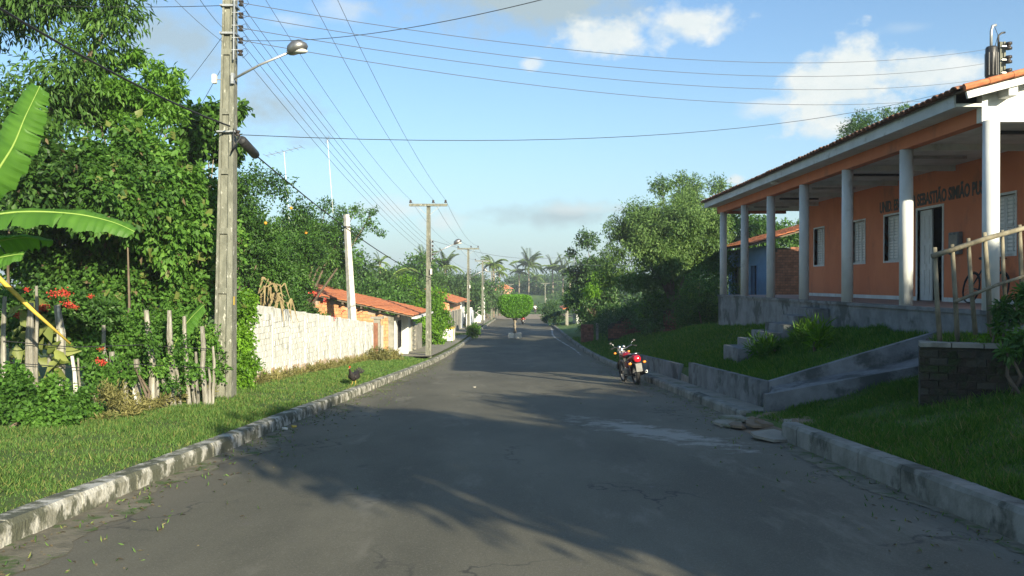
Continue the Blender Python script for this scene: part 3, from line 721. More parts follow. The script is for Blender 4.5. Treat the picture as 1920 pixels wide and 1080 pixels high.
# ------------------------------------------------------------------ left: limewashed wall, gate post, brick house
def build_left():
    ww = wempty('white_wall', (-5.9, 19, RZ(19)), 'long stained whitewashed brick wall along the left verge', 'wall')
    b = MB(); seg = []; y = 18.9; i = 0
    tops = np.interp
    topz = lambda y: float(np.interp(y, [18.9,27,36.4], [1.02,.42,-.28]))
    while y < 34.6:
        y1 = min(34.6, y+1.55)
        z0 = GZ(-5.9, y1)-.3; zt = topz((y+y1)/2)+random.uniform(-.03,.03)
        za, zc = topz(y), topz(y1); k = .05
        MB().prism([(-6.05,y,z0),(-6.05,y1-.004,z0),(-6.05,y1-.004,zc+k),(-6.05,y,za+k)], (.12,0,0)).build('wall_panel', G['lime'], ww)
        MB().box(-6.06, -5.915, y-.05, y+.05, z0+.01, za+.07).build('pilaster', G['lime'], ww)
        zt = min(za, zc)
        seg.append((y, y1, zt)); y = y1
    bk = MB(); rnd = random.Random(4)
    for (a, c, zt) in seg:
        z = RZ(a)-.2; row = 0
        while z+.13 < zt:
            s0 = a+.08-(.12 if row%2 else 0)
            while s0 < c-.09:
                e = min(c-.09, s0+.225); s1 = max(a+.08, s0)
                if e-s1 > .06: bk.box(-5.94, -5.915+rnd.uniform(-.007,.007), s1, e, z, z+.125)
                s0 += .245
            z += .142; row += 1
    tag(bk.build('limewashed_bricks', G['lime'], ww), kind='stuff')
    ft = MB()
    for (a, c, zt) in seg:
        n = 8
        for j in range(n):
            ya = a+(c-a)*j/n; z = GZ(-5.9, ya); ft.box(-5.9, -5.905+.02, ya, ya+(c-a)/n, z-.2, z+.10+rnd.uniform(0,.22))
    tag(ft.build('mud_stained_foot', G['lime_base'], ww), kind='stuff')
    # gate post and last bay
    gp = wempty('gate_post', (-5.85, 34.9, RZ(35)), 'slim concrete gate post with bare brick edge between two white wall lengths', 'post')
    MB().box(-5.98,-5.72,34.9,35.12,RZ(35)-.2,.05).build('post', G['concrete'], gp)
    MB().box(-5.98,-5.80,34.80,34.898,RZ(35)-.2,-.1).build('brick_edge', G['brick_red'], gp)
    MB().box(-6.1,-5.6,34.85,35.2,.055,.16).build('post_cap', G['concrete'], gp)
    w2 = wempty('white_wall', (-5.9, 36, RZ(36)), 'short stained white wall between the gate post and the brick house', 'wall')
    MB().box(-6.04,-5.9,35.13,36.95,RZ(36)-.2,-.3).build('wall_panel', G['lime'], w2)
    tb = wempty('rooftop_box', (-6.4, 33.2, -.1), 'small white box fixed on top of the white wall', 'box')
    MB().box(-6.75,-6.3,33.05,33.4,-.28,-.02).build('box_body', G['white'], tb, bev=.015); MB().box(-6.31,-6.26,33.05,33.4,-.24,.02).build('dark_end', G['darkmetal'], tb)
    # brick house
    hs = wempty('brick_house', (-7.3, 38, RZ(38)), 'orange brick house with sagging tile roof and white front on the left', 'house')
    Yn = 37.0; g = RZ(38)+.0; xr, xl = -5.45, -10.2
    slope = lambda x: .22+(-5.45-x)*.245
    MB().prism([(xr-.02,Yn+.03,g-.3),(xl,Yn+.03,g-.3),(xl,Yn+.03,slope(xl)-.10),(xr-.02,Yn+.03,slope(xr)-.10)], (0,.15,0)).build('wall_core', G['mortar'], hs)
    brick_face(hs, (xr-.25,Yn,g-.02), (-1,0,0), (0,-1,0), 4.3, lambda s: slope(xr-.25-s)-.12-g, .235, .125, .018, [G['brick'],G['brick'],G['brick']], 300,
               skip=lambda a, z: 3.15 < a < 3.5, order=lambda c: (c[0] > 3.9, -c[2]) , jit=.004)
    MB().box(xr-.25,xr+.0,Yn-.012,Yn+.15,g-.3,slope(xr)-.12).build('corner_pillar', G['concrete'], hs)
    MB().box(-9.22,-8.87,Yn-.05,Yn+.02,g-.3,slope(-9)-.12).build('wall_pillar', G['brick_red'], hs)
    # front facade facing the road
    b = MB(); wall_x(b, xr-.15, xr+.02, Yn+.152, 42.5, g-.4, .1, [(38.0,39.0,g+.6,g+1.75),(40.1,41.0,g,g+2.05)]); b.build('front_wall', G['white'], hs)
    MB().box(xr-.4,xr-.3,37.3,42.3,g-.3,0).build('dark_room', G['glassdark'], hs)
    w = MB(); 
    for ya, yb, za, zb in ((37.96,38.0,g+.56,g+1.79),(39.0,39.04,g+.56,g+1.79),(38.0,39.0,g+1.75,g+1.79),(38.0,39.0,g+.56,g+.6)): w.box(xr-.12,xr+.04,ya,yb,za,zb)
    wi = w.build('window', G['darkmetal'], hs)
    for k in range(6): MB().box(xr+.0,xr+.015,38.08+k*.16,38.095+k*.16,g+.6,g+1.75).build('grille_bar', G['darkmetal'], wi)
    MB().box(xr-.06,xr-.02,40.12,40.98,g,g+2.03).build('door', G['wood'], hs)
    MB().box(xr+.02,xr+.3,39.5,39.62,g-.3,.15).build('porch_post', G['offwhite'], hs)
    MB().box(xl,xl+.15,Yn+.2,42.5,g-.3,1.1).build('back_wall', G['brick_red'], hs)
    # roof with a gentle sag: three strips
    for k, (x0, x1) in enumerate(((-4.55,-6.6),(-6.6,-8.6),(-8.6,-10.6))):
        z0 = [.10,.56,.99][k]; z1 = [.56,.99,1.52][k]
        v = Vector((x1-x0,0,z1-z0)); ln = v.length
        b = MB(); plate(b, (x0,Yn-.45,z0), (0,1,0), v, 7.0, ln, .05); b.build('roof_deck', G['bark'], hs)
        tiles(hs, 'roof_tiles', (x0,Yn-.45,z0+.01), (0,1,0), v, 35, int(ln/.40), .2, ln/int(ln/.40), G['tile'], k+3)
    for k in range(6):
        x = -5.2-k*.8; z = .10+(-4.55-x)*.228-.08
        MB().box(x-.04,x+.04,Yn-.42,Yn+.0,z-.1,z-.01).build('rafter', G['bark'], hs)
    MB().box(-4.62,-4.4,Yn-.45,Yn+6.5,.0,.08).build('gutter', G['white'], hs)
    # white pole
    wp = wempty('concrete_post', (-6.75, 34.4, RZ(34)), 'tall plain white concrete post leaning in front of the brick house', 'pole')
    MB().tube([P(662,640,34.4), P(649,402,34.4)], [.19,.115], 4).build('shaft', G['white_pole'], wp)
    MB().tube([P(650,424,34.4), P(650,427,34.4)], .14, 8).build('clamp', G['darkmetal'], wp)
    # small concrete slat wall and low wall after the house
    lw = wempty('slatted_wall', (-5.4, 43.5, RZ(43)), 'low grey concrete wall with open slots beside the brick house', 'wall')
    for k in range(7): MB().box(-5.5,-5.38,42.6,44.2,RZ(43)+.1+k*.24,RZ(43)+.22+k*.24).build('slat', G['concrete'], lw)
    MB().box(-5.5,-5.36,44.22,46.9,RZ(45)-.3,RZ(45)+1.55).build('wall_panel', G['concrete'], lw)
    MB().box(-5.52,-5.34,42.5,42.6,RZ(43)-.3,RZ(43)+1.85).build('post', G['concrete'], lw)
    bx = wempty('rubbish_bin_box', (-4.75, 56.5, RZ(56)), 'white masonry box with a yellow rim standing by the left sidewalk', 'box')
    z = GZ(-5,56); MB().box(-5.45,-4.35,56,57.6,z-.1,z+.78,taper=.97).build('box_body', G['white'], bx); MB().box(-5.47,-4.33,55.98,57.62,z+.781,z+.87).build('rim', G['yellow'], bx)
    MB().box(-4.34,-4.325,55.99,56.2,z,z+.78).build('edge_stripe', G['yellow'], bx)
    # grey yard wall
    yw = wempty('yard_wall', (-5.4, 72, RZ(72)), 'tall stained grey yard wall beyond the yellow rimmed box', 'wall')
    for k in range(4):
        y = 66.6+k*3.6; MB().box(-5.5,-5.36,y,y+3.55,RZ(y)-.3,RZ(y)+1.95).build('wall_panel', G['concrete'] if k < 3 else G['lime'], yw)
        MB().box(-5.53,-5.33,y-.12,y,RZ(y)-.3,RZ(y)+2.1).build('post', G['concrete'], yw)
    MB().box(-9.5,-5.51,66.5,66.64,RZ(66)-.4,RZ(66)+1.9).build('wall_panel', G['concrete'], yw)
    # farther houses
    for (ya, yb, wm, lab, seed) in ((74,88,'peach','small peach house with orange tile roof behind the grey yard wall',1),(89.5,106,'white','white fronted house with orange tile roof, second beyond the brick house',2)):
        h = wempty('street_house', (-6.3, (ya+yb)/2, RZ(ya)), lab, 'house')
        g = RZ(yb)-.1; e = RZ(ya)+2.75
        X1 = -6.1
        b = MB(); wall_x(b, X1-.15, X1, ya, yb, g, e, [(ya+2,ya+3.1,g+1.2,g+2.3),(ya+5,ya+6,g,g+2.2),(ya+8.5,ya+9.7,g+1.2,g+2.3)]); b.build('wall', G[wm], h)
        MB().prism([(X1-.15,ya,g),(-13,ya,g),(-13,ya,e),(-9.5,ya,e+1.0),(X1-.15,ya,e)], (0,.15,0)).build('wall', G['brick'] if seed == 1 else G['white'], h)
        for q in ((ya+2,ya+3.1,g+1.2,g+2.3),(ya+5,ya+6,g,g+2.2),(ya+8.5,ya+9.7,g+1.2,g+2.3)):
            MB().box(X1-.12,X1-.07,*q).build('window' if q[2] > g else 'door', G['wood'] if seed == 1 else G['blue'], h)
        dv = Vector((-1,0,.29)).normalized()
        b = MB(); plate(b, (-5.35,ya-.4,e-.12), (0,1,0), dv, yb-ya+.7, 4.35, .06); plate(b, (-13.6,ya-.4,e-.12), (0,1,0), (-dv.x,0,dv.z), yb-ya+.7, 4.3, .06); b.build('roof_deck', G['bark'], h)
        tiles(h, 'roof_tiles', (-5.35,ya-.4,e-.11), (0,1,0), dv, int((yb-ya+.7)/.25), 9, .25, .48, G['tile'], seed, h=.06)
    wl = wempty('front_wall', (-5, 98, RZ(98)), 'bright white low front wall with pillars before the white fronted house', 'wall')
    for k in range(6):
        y = 84+k*3.6; MB().box(-5.25,-5.1,y,y+3.4,RZ(y)-.3,RZ(y)+1.5).build('wall_panel', G['white'], wl); MB().box(-5.3,-5.05,y+3.4,y+3.6,RZ(y)-.3,RZ(y)+(2.0 if k%2 else 1.7)).build('pillar', G['white'], wl)
    for y, hh, lab in ((101,3.3,'first tall white gate pillar beside the left sidewalk'),(113,3.7,'farther tall white gate pillar beside the left sidewalk')):
        p = wempty('gate_pillar', (-4.9,y,RZ(y)), lab, 'pillar'); MB().box(-5.1,-4.6,y,y+.5,RZ(y)-.2,RZ(y)+hh).build('shaft', G['white'], p); MB().box(-5.16,-4.54,y-.06,y+.56,RZ(y)+hh,RZ(y)+hh+.12).build('cap', G['offwhite'], p)
    h = wempty('street_house', (-7, 122, RZ(122)), 'peach and brick house at the far end of the left sidewalk', 'house')
    g = RZ(122); MB().box(-10,-5.6,117,127,g-.5,g+2.6).build('wall', G['peach'], h)
    MB().box(-5.59,-5.56,119,120,g+.1,g+2.1).build('door', G['wood'], h); MB().box(-5.59,-5.56,122,123.2,g+1,g+2).build('window', G['glassdark'], h)
    b = MB(); dv = Vector((-1,0,.3)).normalized(); plate(b, (-5.1,116.6,g+2.55), (0,1,0), dv, 11, 2.8, .1); plate(b, (-10.4,116.6,g+2.55), (0,1,0), (-dv.x,0,dv.z), 11, 2.8, .1); b.build('roof', G['tile'], h)
    h = wempty('hill_house', (-3.6, 208, RZ(205)), 'tiny orange roofed house on the slope above the round topiary', 'house')
    g = RZ(206); MB().box(-6.2,-1.8,204,209,g-.6,g+2.0).build('wall', G['peach'], h); MB().prism([(-6.8,203.5,g+2.0),(-1.4,203.5,g+2.0),(-4,203.5,g+3.4)], (0,6,0)).build('roof', G['tile'], h)
    MB().box(-4.6,-3.7,203.97,203.995,g-.4,g+1.5).build('door', G['wood'], h)
    # right side far house and brick remains
    h = wempty('porch_house', (5.9, 92, RZ(92)), 'small low house with a lit orange roof far down on the right', 'house')
    g = GZ(6,92); MB().box(6.0,10,90,96,g-.5,g+1.9).build('wall', G['offwhite'], h)
    for y in (89,91.5): MB().box(4.95,5.1,y,y+.15,g-.4,g+1.72).build('porch_post', G['concrete'], h)
    b = MB(); plate(b, (4.5,88.5,g+1.7), (0,1,0), (1,0,.3), 8, 4, .1); b.build('roof', G['tile'], h)
build_left()
def brick_stack():
    g = GZ(4.5,55); s = wempty('brick_stack', (4.3,55,g), 'square stack of loose red bricks beside the right kerb', 'bricks')
    ms = [brick_mesh(.19,.095,.30,G['brick_red'],i) for i in range(3)]; rnd = random.Random(3)
    for r_ in range(12):
        for c in range(4):
            o = link('brick', ms[rnd.randrange(3)], s); o.matrix_basis = Matrix.Translation((3.95+c*.2+rnd.uniform(-.012,.012), 54.7+.28+rnd.uniform(-.02,.02), g-.03+r_*.1)) @ Matrix.Rotation(rnd.uniform(-.05,.05),4,'Z')
    p = tag(MB().box(4.93,5.08,54.9,55.05,g-.1,g+1.25).build('short_post', G['concrete']), 'short grey concrete post next to the red brick stack', 'post')
brick_stack()
def ruin(x0, x1, y, h, label):
    g = GZ((x0+x1)/2, y); r_ = wempty('ruined_wall', (x0,y,g), label, 'wall')
    tf = lambda s: h*(.75+.25*math.sin(s*2.3+x0))+.1*math.sin(s*9)
    n = 8; L_ = x1-x0
    for i in range(n): pass
    pts = [(x0,y+.02,g-.3)]+[(x0+L_*i/n,y+.02,g+tf(L_*i/n)-.02) for i in range(n+1)]+[(x1,y+.02,g-.3)]
    MB().prism(pts, (0,.14,0)).build('wall_core', G['mortar_dark'], r_)
    brick_face(r_, (x0,y,g-.05), (1,0,0), (0,-1,0), L_, tf, .24, .125, .018, [G['brick_red']], 300, jit=.01)
ruin(5.2, 7.1, 50, 1.25, 'crumbling low red brick wall in shade under the trees, left of the pair')
ruin(7.0, 8.9, 41.5, 1.15, 'crumbling red brick wall near the corner of the school plinth')
# stones / litter
def litter(px, py, Y, w, label, cat='litter', mat='litter'):
    c = P(px, py, Y); c.z = (RZ(Y) if abs(c.x) < 3.6 else GZ(c.x, Y))+.01; rnd = random.Random(px)
    pts = [(c.x+w*math.cos(a)*rnd.uniform(.5,1), c.y+w*.8*math.sin(a)*rnd.uniform(.5,1), c.z+rnd.uniform(0,.01)) for a in [i*math.pi*2/7 for i in range(7)]]
    o = MB().prism(pts, (0,0,.025)); 
    o = o.build('litter' if cat == 'litter' else 'stone', G[mat]); tag(o, label, cat)
litter(533, 808, 12.6, .06, 'white scrap of litter in the left gutter')
litter(549, 803, 12.9, .05, 'yellow leaf scrap next to the white litter in the left gutter', mat='yellow')
litter(1112, 634, 53, .22, 'pale flat stone on the grass below the red brick stack', 'stone')
litter(1652, 762, 10.4, .05, 'small white scrap on the shaded right grass bank')
litter(890, 730, 21.5, .06, 'thin pale smear of litter in the sunlit middle of the road', mat='concrete')
litter(535, 1050, 5.0, .05, 'long yellowish dry leaf on the near asphalt', mat='dry')
litter(1250, 1056, 5.0, .07, 'brown dry leaf on the asphalt at the bottom right', mat='dry')
#MARK2
# ------------------------------------------------------------------ poles and wires
ZG = lambda px, py, Y: P(px, py, Y)
def pole_shaft(root, x, y, zb, zt, wb, wt, ribs=True, yaw=0, mat='pole'):
    """double-T concrete pole: two flanges and a recessed web with cross ribs, tapering"""
    H = zt-zb
    def W(z): return wb+(wt-wb)*(z-zb)/H
    b = MB()
    def seg(z0, z1, fx0, fx1, fy0, fy1):
        a, c = W(z0), W(z1)
        vs = [(x+fx*a, y+fy*a, z0) for fx, fy in ((fx0,fy0),(fx1,fy0),(fx1,fy1),(fx0,fy1))]+[(x+fx*c, y+fy*c, z1) for fx, fy in ((fx0,fy0),(fx1,fy0),(fx1,fy1),(fx0,fy1))]
        b.add(vs, [(0,3,2,1),(4,5,6,7),(0,1,5,4),(1,2,6,5),(2,3,7,6),(3,0,4,7)])
    seg(zb, zt, -.5, -.34, -.42, .42); seg(zb, zt, .18, .5, -.42, .42); seg(zb, zt, -.341, .181, -.24, .24)
    b.build('shaft', G[mat], root)
    if ribs:
        z = zb+.05
        while z < zt-.2:
            r_ = MB(); a = W(z); r_.box(x-.342*a, x+.182*a, y-.40*a, y-.238*a, z, z+.10); r_.box(x-.342*a, x+.182*a, y+.238*a, y+.40*a, z, z+.10)
            r_.build('rib', G[mat], root); z += 1.06
def insulator(root, c, r=.045, h=.09):
    c = Vector(c); b = MB(); b.tube([c-Vector((0,0,h/2)), c-Vector((0,0,h*.2)), c-Vector((0,0,h*.12)), c+Vector((0,0,h*.12)), c+Vector((0,0,h*.2)), c+Vector((0,0,h/2))], [r,r*1.05,r*.6,r*.6,r*1.05,r], 10)
    return b.build('insulator', G['porcelain'], root, True)
WIRES = []
def wire(p, q, sag, label, r=.006, mat='alu', n=24, group=None, name='power_line', cat='wire'):
    p = Vector(p); q = Vector(q); pts = [p.lerp(q, i/n)-Vector((0,0,4*sag*(i/n)*(1-i/n))) for i in range(n+1)]
    o = MB().tube(pts, r, 4).build(name, G[mat]); tag(o, label, cat, group); return o
POLES = []
def crossarm(root, x, y, z, half=.85, ys=0):
    MB().box(x-half, x+half, y-.16, y-.06, z-.055, z+.055).build('crossarm', G['pole'], root)
    out = []
    for dx in (-half+.06, .22 if half > .8 else .2, half-.08):
        MB().tube([(x+dx,y-.11,z+.056),(x+dx,y-.11,z+.12)], .012, 6).build('insulator_pin', G['steel'], root)
        b = MB().tube([(x+dx,y-.11,z+.10),(x+dx,y-.11,z+.14),(x+dx,y-.11,z+.15),(x+dx,y-.11,z+.19),(x+dx,y-.11,z+.23)], [.06,.065,.04,.05,.03], 10); b.build('insulator', G['porcelain'], root, True)
        out.append(Vector((x+dx, y-.11, z+.23)))
    MB().bar((x-.5,y-.12,z-.06),(x-.06,y-.12,z-.45),.02).build('arm_brace', G['steel'], root); MB().bar((x+.5,y-.12,z-.06),(x+.06,y-.12,z-.45),.02).build('arm_brace', G['steel'], root)
    return out
def rack(root, x, y, zs, side=1, off=.24):
    MB().box(x+side*.13, x+side*.15, y-.2, y-.17, min(zs)-.12, max(zs)+.12).build('rack_bar', G['steel'], root)
    pts = []
    for z in zs:
        MB().box(x+side*.1, x+side*(off), y-.19, y-.17, z+.05, z+.062).build('rack_bracket', G['steel'], root)
        insulator(root, (x+side*off, y-.19, z)); pts.append(Vector((x+side*off, y-.22, z)))
    return pts
def street_lamp_arm(root, a, b_, bright=False):
    a = Vector(a); b_ = Vector(b_); d = (b_-a)
    MB().tube([a, a.lerp(b_,.5)+Vector((0,0,.03)), b_], .022, 8).build('lamp_arm', G['steel'], root, True)
    u = d.normalized(); h = MB(); L_ = .46
    up = u.cross(Vector((0,1,0))).normalized(); up = up if up.z > 0 else -up; sd = u.cross(up); L_ = .36
    for t, w, z0, z1 in ((0,.05,-.04,.05),(.12,.10,-.05,.10),(.45,.15,-.05,.135),(.8,.13,-.05,.11),(1,.05,-.03,.03)):
        c = b_+u*(t*L_)
        for s_, z_ in ((-1,z0),(-1,z1*.45),(-.5,z1),(.5,z1),(1,z1*.45),(1,z0)): h.v.append(tuple(c+sd*w*s_+up*z_))
    for j in range(4):
        for i in range(6): h.f.append((j*6+i, j*6+(i+1)%6, (j+1)*6+(i+1)%6, (j+1)*6+i))
    h.f += [(0,1,2,3,4,5), (29,28,27,26,25,24)]
    hd = h.build('lamp_head', G['silver'], root, True)
    l = MB(); l.ell(b_+u*(L_*.5)-up*.05, (.17,.10,.045)); l.build('lens', G['offwhite'], hd, True)
def near_pole():
    x, y = -5.27, 15.2; zb = GZ(x,y)-.3; zt = 9.0
    p = wempty('utility_pole', (x,y,zb+.3), 'big weathered concrete utility pole in the left foreground with a street lamp', 'utility pole')
    # a slight lean as in the photo: built upright, then sheared by the taper
    pole_shaft(p, x, y, zb, zt, .335, .17)
    z_of = lambda py: EYE+(530-py)*15/1600
    rk = rack(p, x, y, [z_of(v) for v in (98,75,52,28,5)], 1, .26)
    for v in (60, 8): MB().box(x-.14,x+.14,y-.13,y+.13,z_of(v),z_of(v)+.035).build('strap', G['steel'], p)
    mv = crossarm(p, x, y, 8.75, .9)
    street_lamp_arm(p, (x+.10,y-.13,z_of(147)), (x+1.15,y-.35,z_of(101)))
    MB().box(x+.09,x+.14,y-.18,y-.1,z_of(155),z_of(135)).build('arm_clamp', G['steel'], p)
    MB().box(x-.24,x-.17,y-.2,y-.1,z_of(155),z_of(138)).build('photocell_box', G['litter'], p, bev=.01)
    MB().tube([(x-.18,y-.14,z_of(147)),(x-.1,y-.13,z_of(147))], .01, 6).build('box_bracket', G['steel'], p)
    MB().box(x-.16,x+.16,y-.155,y+.155,z_of(246),z_of(243)).build('strap', G['steel'], p)
    i0 = insulator(p, (x+.24,y-.2,z_of(249)), .04, .1)
    MB().box(x+.1,x+.22,y-.21,y-.19,z_of(246),z_of(244)).build('rack_bracket', G['steel'], p)
    # loose jumper loops beside the rack
    rnd = random.Random(2)
    for v in (98,75,52,28,5):
        z = z_of(v); pts = [(x+.26,y-.24,z),(x+.33,y-.26,z-.06-rnd.random()*.05),(x+.42,y-.26,z-.02),(x+.36,y-.24,z+.07),(x+.28,y-.24,z+.03)]
        MB().tube(pts, .005, 4).build('jumper_wire', G['cable'], p)
    pts = [(x+.16,y-.2,z_of(240)),(x+.17,y-.22,z_of(275)),(x+.13,y-.22,z_of(286)),(x+.22,y-.22,z_of(268)),(x+.30,y-.22,z_of(256))]
    MB().tube(pts, .014, 6).build('cable_loop', G['cable'], p, True)
    tube = MB(); 
    MB().box(x+.155,x+.16,y-.07,y+.0,z_of(572),z_of(556)).build('small_tag', G['yellow'], p)
    return rk, mv, Vector((x+.27,y-.22,z_of(252))), z_of
RK1, MV1, TEL1, z_of = near_pole()
def lean_near_pole():
    global RK1, MV1, TEL1
    p = bpy.data.objects['utility_pole']; a = R(.9); c = p.location.copy(); p.rotation_euler = (0, a, 0)
    Mx = Matrix.Translation(c) @ Matrix.Rotation(a, 4, 'Y') @ Matrix.Translation(-c)
    RK1 = [Mx @ v for v in RK1]; MV1 = [Mx @ v for v in MV1]; TEL1 = Mx @ TEL1
lean_near_pole()
def mid_pole(X, Y, pt, pb, label, lamp=False, wb=.26, wt=.16, name='utility_pole', rk=True, arm=.85, group=None):
    zb = EYE+(530-pb)*Y/1600; zt = EYE+(530-pt)*Y/1600
    p = wempty(name, (X,Y,zb), label, 'utility pole', group)
    pole_shaft(p, X, Y, zb-.2, zt, wb, wt, ribs=Y < 60)
    mv = crossarm(p, X, Y, zt-.02, arm)
    rp = rack(p, X, Y, [zt-1.65-.19*i for i in range(5)], 1, .2) if rk else None
    if lamp: street_lamp_arm(p, (X+.08,Y-.1,zt-2.3), (X+1.15,Y-.1,zt-1.75))
    MB().box(X+.09,X+.17,Y-.2,Y-.1,zt-3.1,zt-2.85).build('meter_box', G['litter'], p)
    return mv, rp, zt
MV2, RK2, zt2 = mid_pole(-4.05, 38, 384, 677, 'second concrete utility pole on the left, standing in front of the tall shrub', True)
MV3, RK3, zt3 = mid_pole(-4.0, 66.7, 466, 633, 'third utility pole on the left, beside the yellow rimmed box', True)
MV4, RK4, zt4 = mid_pole(-4.0, 92.7, 489, 613, 'fourth utility pole on the left, before the white front wall', True)
MV5, RK5, zt5 = mid_pole(-3.95, 121, 509, 602, 'fifth utility pole, just left of the round topiary', True)
MV6, RK6, zt6 = mid_pole(-3.9, 148, 519, 592, 'sixth and farthest utility pole of the left row', False)
mid_pole(-2.0, 178, 533, 560, 'far pole with a crossarm rising above the round topiary', False, rk=False)
mid_pole(4.9, 162, 531, 583, 'far pole with a crossarm on the green slope right of the dirt path', False, rk=False)
# pole with transformer behind the school
def right_pole():
    x, y = 17.4, 31; zb = 1.3; z_ = lambda v: EYE+(530-v)*31/1600
    p = wempty('transformer_pole', (x,y,zb), 'pole top with dark transformer and bent pipes rising behind the school roof', 'utility pole')
    pole_shaft(p, x, y, zb, z_(82), .3, .2, mat='pole')
    b = MB().tube([(x-.42,y-.1,z_(150)),(x-.42,y-.1,z_(95)),(x-.42,y-.1,z_(92))], [.2,.2,.17], 14); t = b.build('transformer', G['darkmetal'], p, True)
    for k in range(10):
        a = k*.63; MB().box(x-.42+.2*math.cos(a)-.008,x-.42+.2*math.cos(a)+.008,y-.1+.2*math.sin(a)-.03,y-.1+.2*math.sin(a)+.03,z_(146),z_(104)).build('cooling_fin', G['darkmetal'], t)
    MB().tube([(x-.38,y,z_(95)),(x-.38,y,z_(62)),(x-.33,y,z_(52)),(x-.2,y,z_(50))], .05, 8).build('conduit', G['steel'], p, True)
    MB().tube([(x-.12,y,z_(95)),(x-.12,y,z_(70)),(x+.0,y,z_(65)),(x+.12,y,z_(64))], .035, 8).build('conduit', G['darkmetal'], p, True)
    MB().tube([(x-.25,y,z_(54)),(x-.15,y-.03,z_(70)),(x-.25,y,z_(92))], .012, 5).build('jumper_wire', G['cable'], p)
    out = []
    for v in (92, 117, 141):
        insulator(p, (x+.14,y-.2,z_(v)), .11, .26); MB().box(x-.1,x+.2,y-.2,y-.16,z_(v)-.02,z_(v)+.02).build('rack_bracket', G['steel'], p)
    return x, y, z_
rx, ry, zr_ = right_pole()
far_pt = lambda px, py: P(px, py, 31)
names5 = ['lowest','second lowest','middle','second highest','highest']
for i in range(5):
    wire(RK1[i], RK2[4-i], .35, f'{names5[i]} low voltage wire from the near pole rack to the second pole', .006)
    wire(RK2[i], RK3[i], .3, f'{names5[4-i]} low voltage wire between the racks of the second and third left poles', .006)
    wire(RK3[i], RK4[i], .25, f'{names5[4-i]} low voltage wire between the racks of the third and fourth left poles', .007)
for i, nm in enumerate(('left','middle','right')):
    wire(MV1[i], MV2[i], .55, f'{nm} high wire crossing the sky down to the second pole crossarm', .0065)
    wire(MV2[i], MV3[i], .5, f'{nm} high wire between the crossarms of the second and third poles', .007)
    wire(MV3[i], MV4[i], .4, f'{nm} high wire between the crossarms of the third and fourth poles', .008)
    wire(MV4[i], MV5[i], .3, f'{nm} high wire between the crossarms of the fourth and fifth poles', .009)
    wire(MV5[i], MV6[i], .3, f'{nm} high wire between the crossarms of the fifth and sixth poles', .009)
for i, (v, sg, nm) in enumerate(((95,.75,'uppermost'),(121,.75,'second'),(150,.7,'third'),(178,.72,'lowest'))):
    wire(RK1[4-i if i else 4], far_pt(1846, v), sg, f'{nm} of the four wires crossing the street to the pole behind the school', .0065)
wire(TEL1, far_pt(1925,128), .95, 'thin cable crossing the street from the black splice box side of the near pole', .0065, 'cable')
wire(RK1[1]+Vector((.05,0,0)), P(1240,-60,8), .22, 'service wire rising from the near pole over the middle of the road', .005)
wire(P(430,236,15), P(-140,-70,7.5), .12, 'thick black telephone cable coming from upper left through the tree', .016, 'cable', name='telephone_cable')
sp0 = P(452,262,15); sp1 = P(478,290,15.6)
o = wempty('splice_box', sp0, 'black cylindrical splice box hanging on the telephone cable right of the near pole', 'splice box')
d = (sp1-sp0); MB().tube([sp0, sp0+d*.05, sp0+d*.95, sp1], [.05,.085,.085,.05], 12).build('sleeve', G['darkmetal'], o, True)
for t in (.0,.97): MB().tube([sp0+d*(t-.02), sp0+d*(t+.05)], .075, 12).build('end_cap', G['cable'], o, True)
wire(P(440,243,15), sp0, .02, 'short black cable from the near pole to the splice box', .014, 'cable', n=6, name='telephone_cable')
wire(sp1, Vector((-3.9,37.9,EYE+(530-522)*38/1600)), .3, 'thick telephone cable sloping down from the splice box to the second pole', .016, 'cable', name='telephone_cable')
wire(P(415,10,15), P(60,8,15.5), .03, 'nearly level wire leaving the near pole to the left at the top edge', .006, 'cable')
wire(P(417,78,15), P(290,-40,13), .05, 'thin wire rising steeply left of the near pole, upper one', .005)
wire(P(417,52,15), P(350,-40,12), .05, 'thin wire rising steeply left of the near pole, close to its shaft', .005)
wire(P(415,70,15), P(290,225,19), .05, 'thin wire dropping from the near pole into the feathery tree', .005)
wire(P(412,132,15), P(310,300,19), .05, 'thin wire dropping lower left from the lamp clamp of the near pole', .005)
wire(Vector((-3.85,37.9,zt2-1.6)), P(1075,478,60), .5, 'service wire from the second pole across the road to the dark tree', .008)
wire(P(1060,493,60), P(1245,495,50), .15, 'pale wire running in front of the right hand trees', .010, 'steel')
# tv aerials
def aerial(px, ptop, pbot, Y, label, w):
    t = P(px-5, ptop, Y); bt = P(px+5, pbot, Y); a = wempty('tv_aerial', bt, label, 'aerial')
    MB().tube([bt, t], .005, 5).build('mast', G['steel'], a); l = t+Vector((-w,0,-.12)); r_ = t+Vector((w,0,.14))
    MB().tube([l, r_], .008, 5).build('boom', G['steel'], a)
    for k in range(7):
        c = l.lerp(r_, k/6); MB().tube([c-Vector((0,.35,0)), c+Vector((0,.35,0))], .006, 4).build('element', G['steel'], a)
aerial(537, 284, 420, 26, 'thin television aerial with a long boom above the left trees', .55)
aerial(619, 262, 400, 32, 'faint slim mast standing above the left trees right of the aerial', .06)
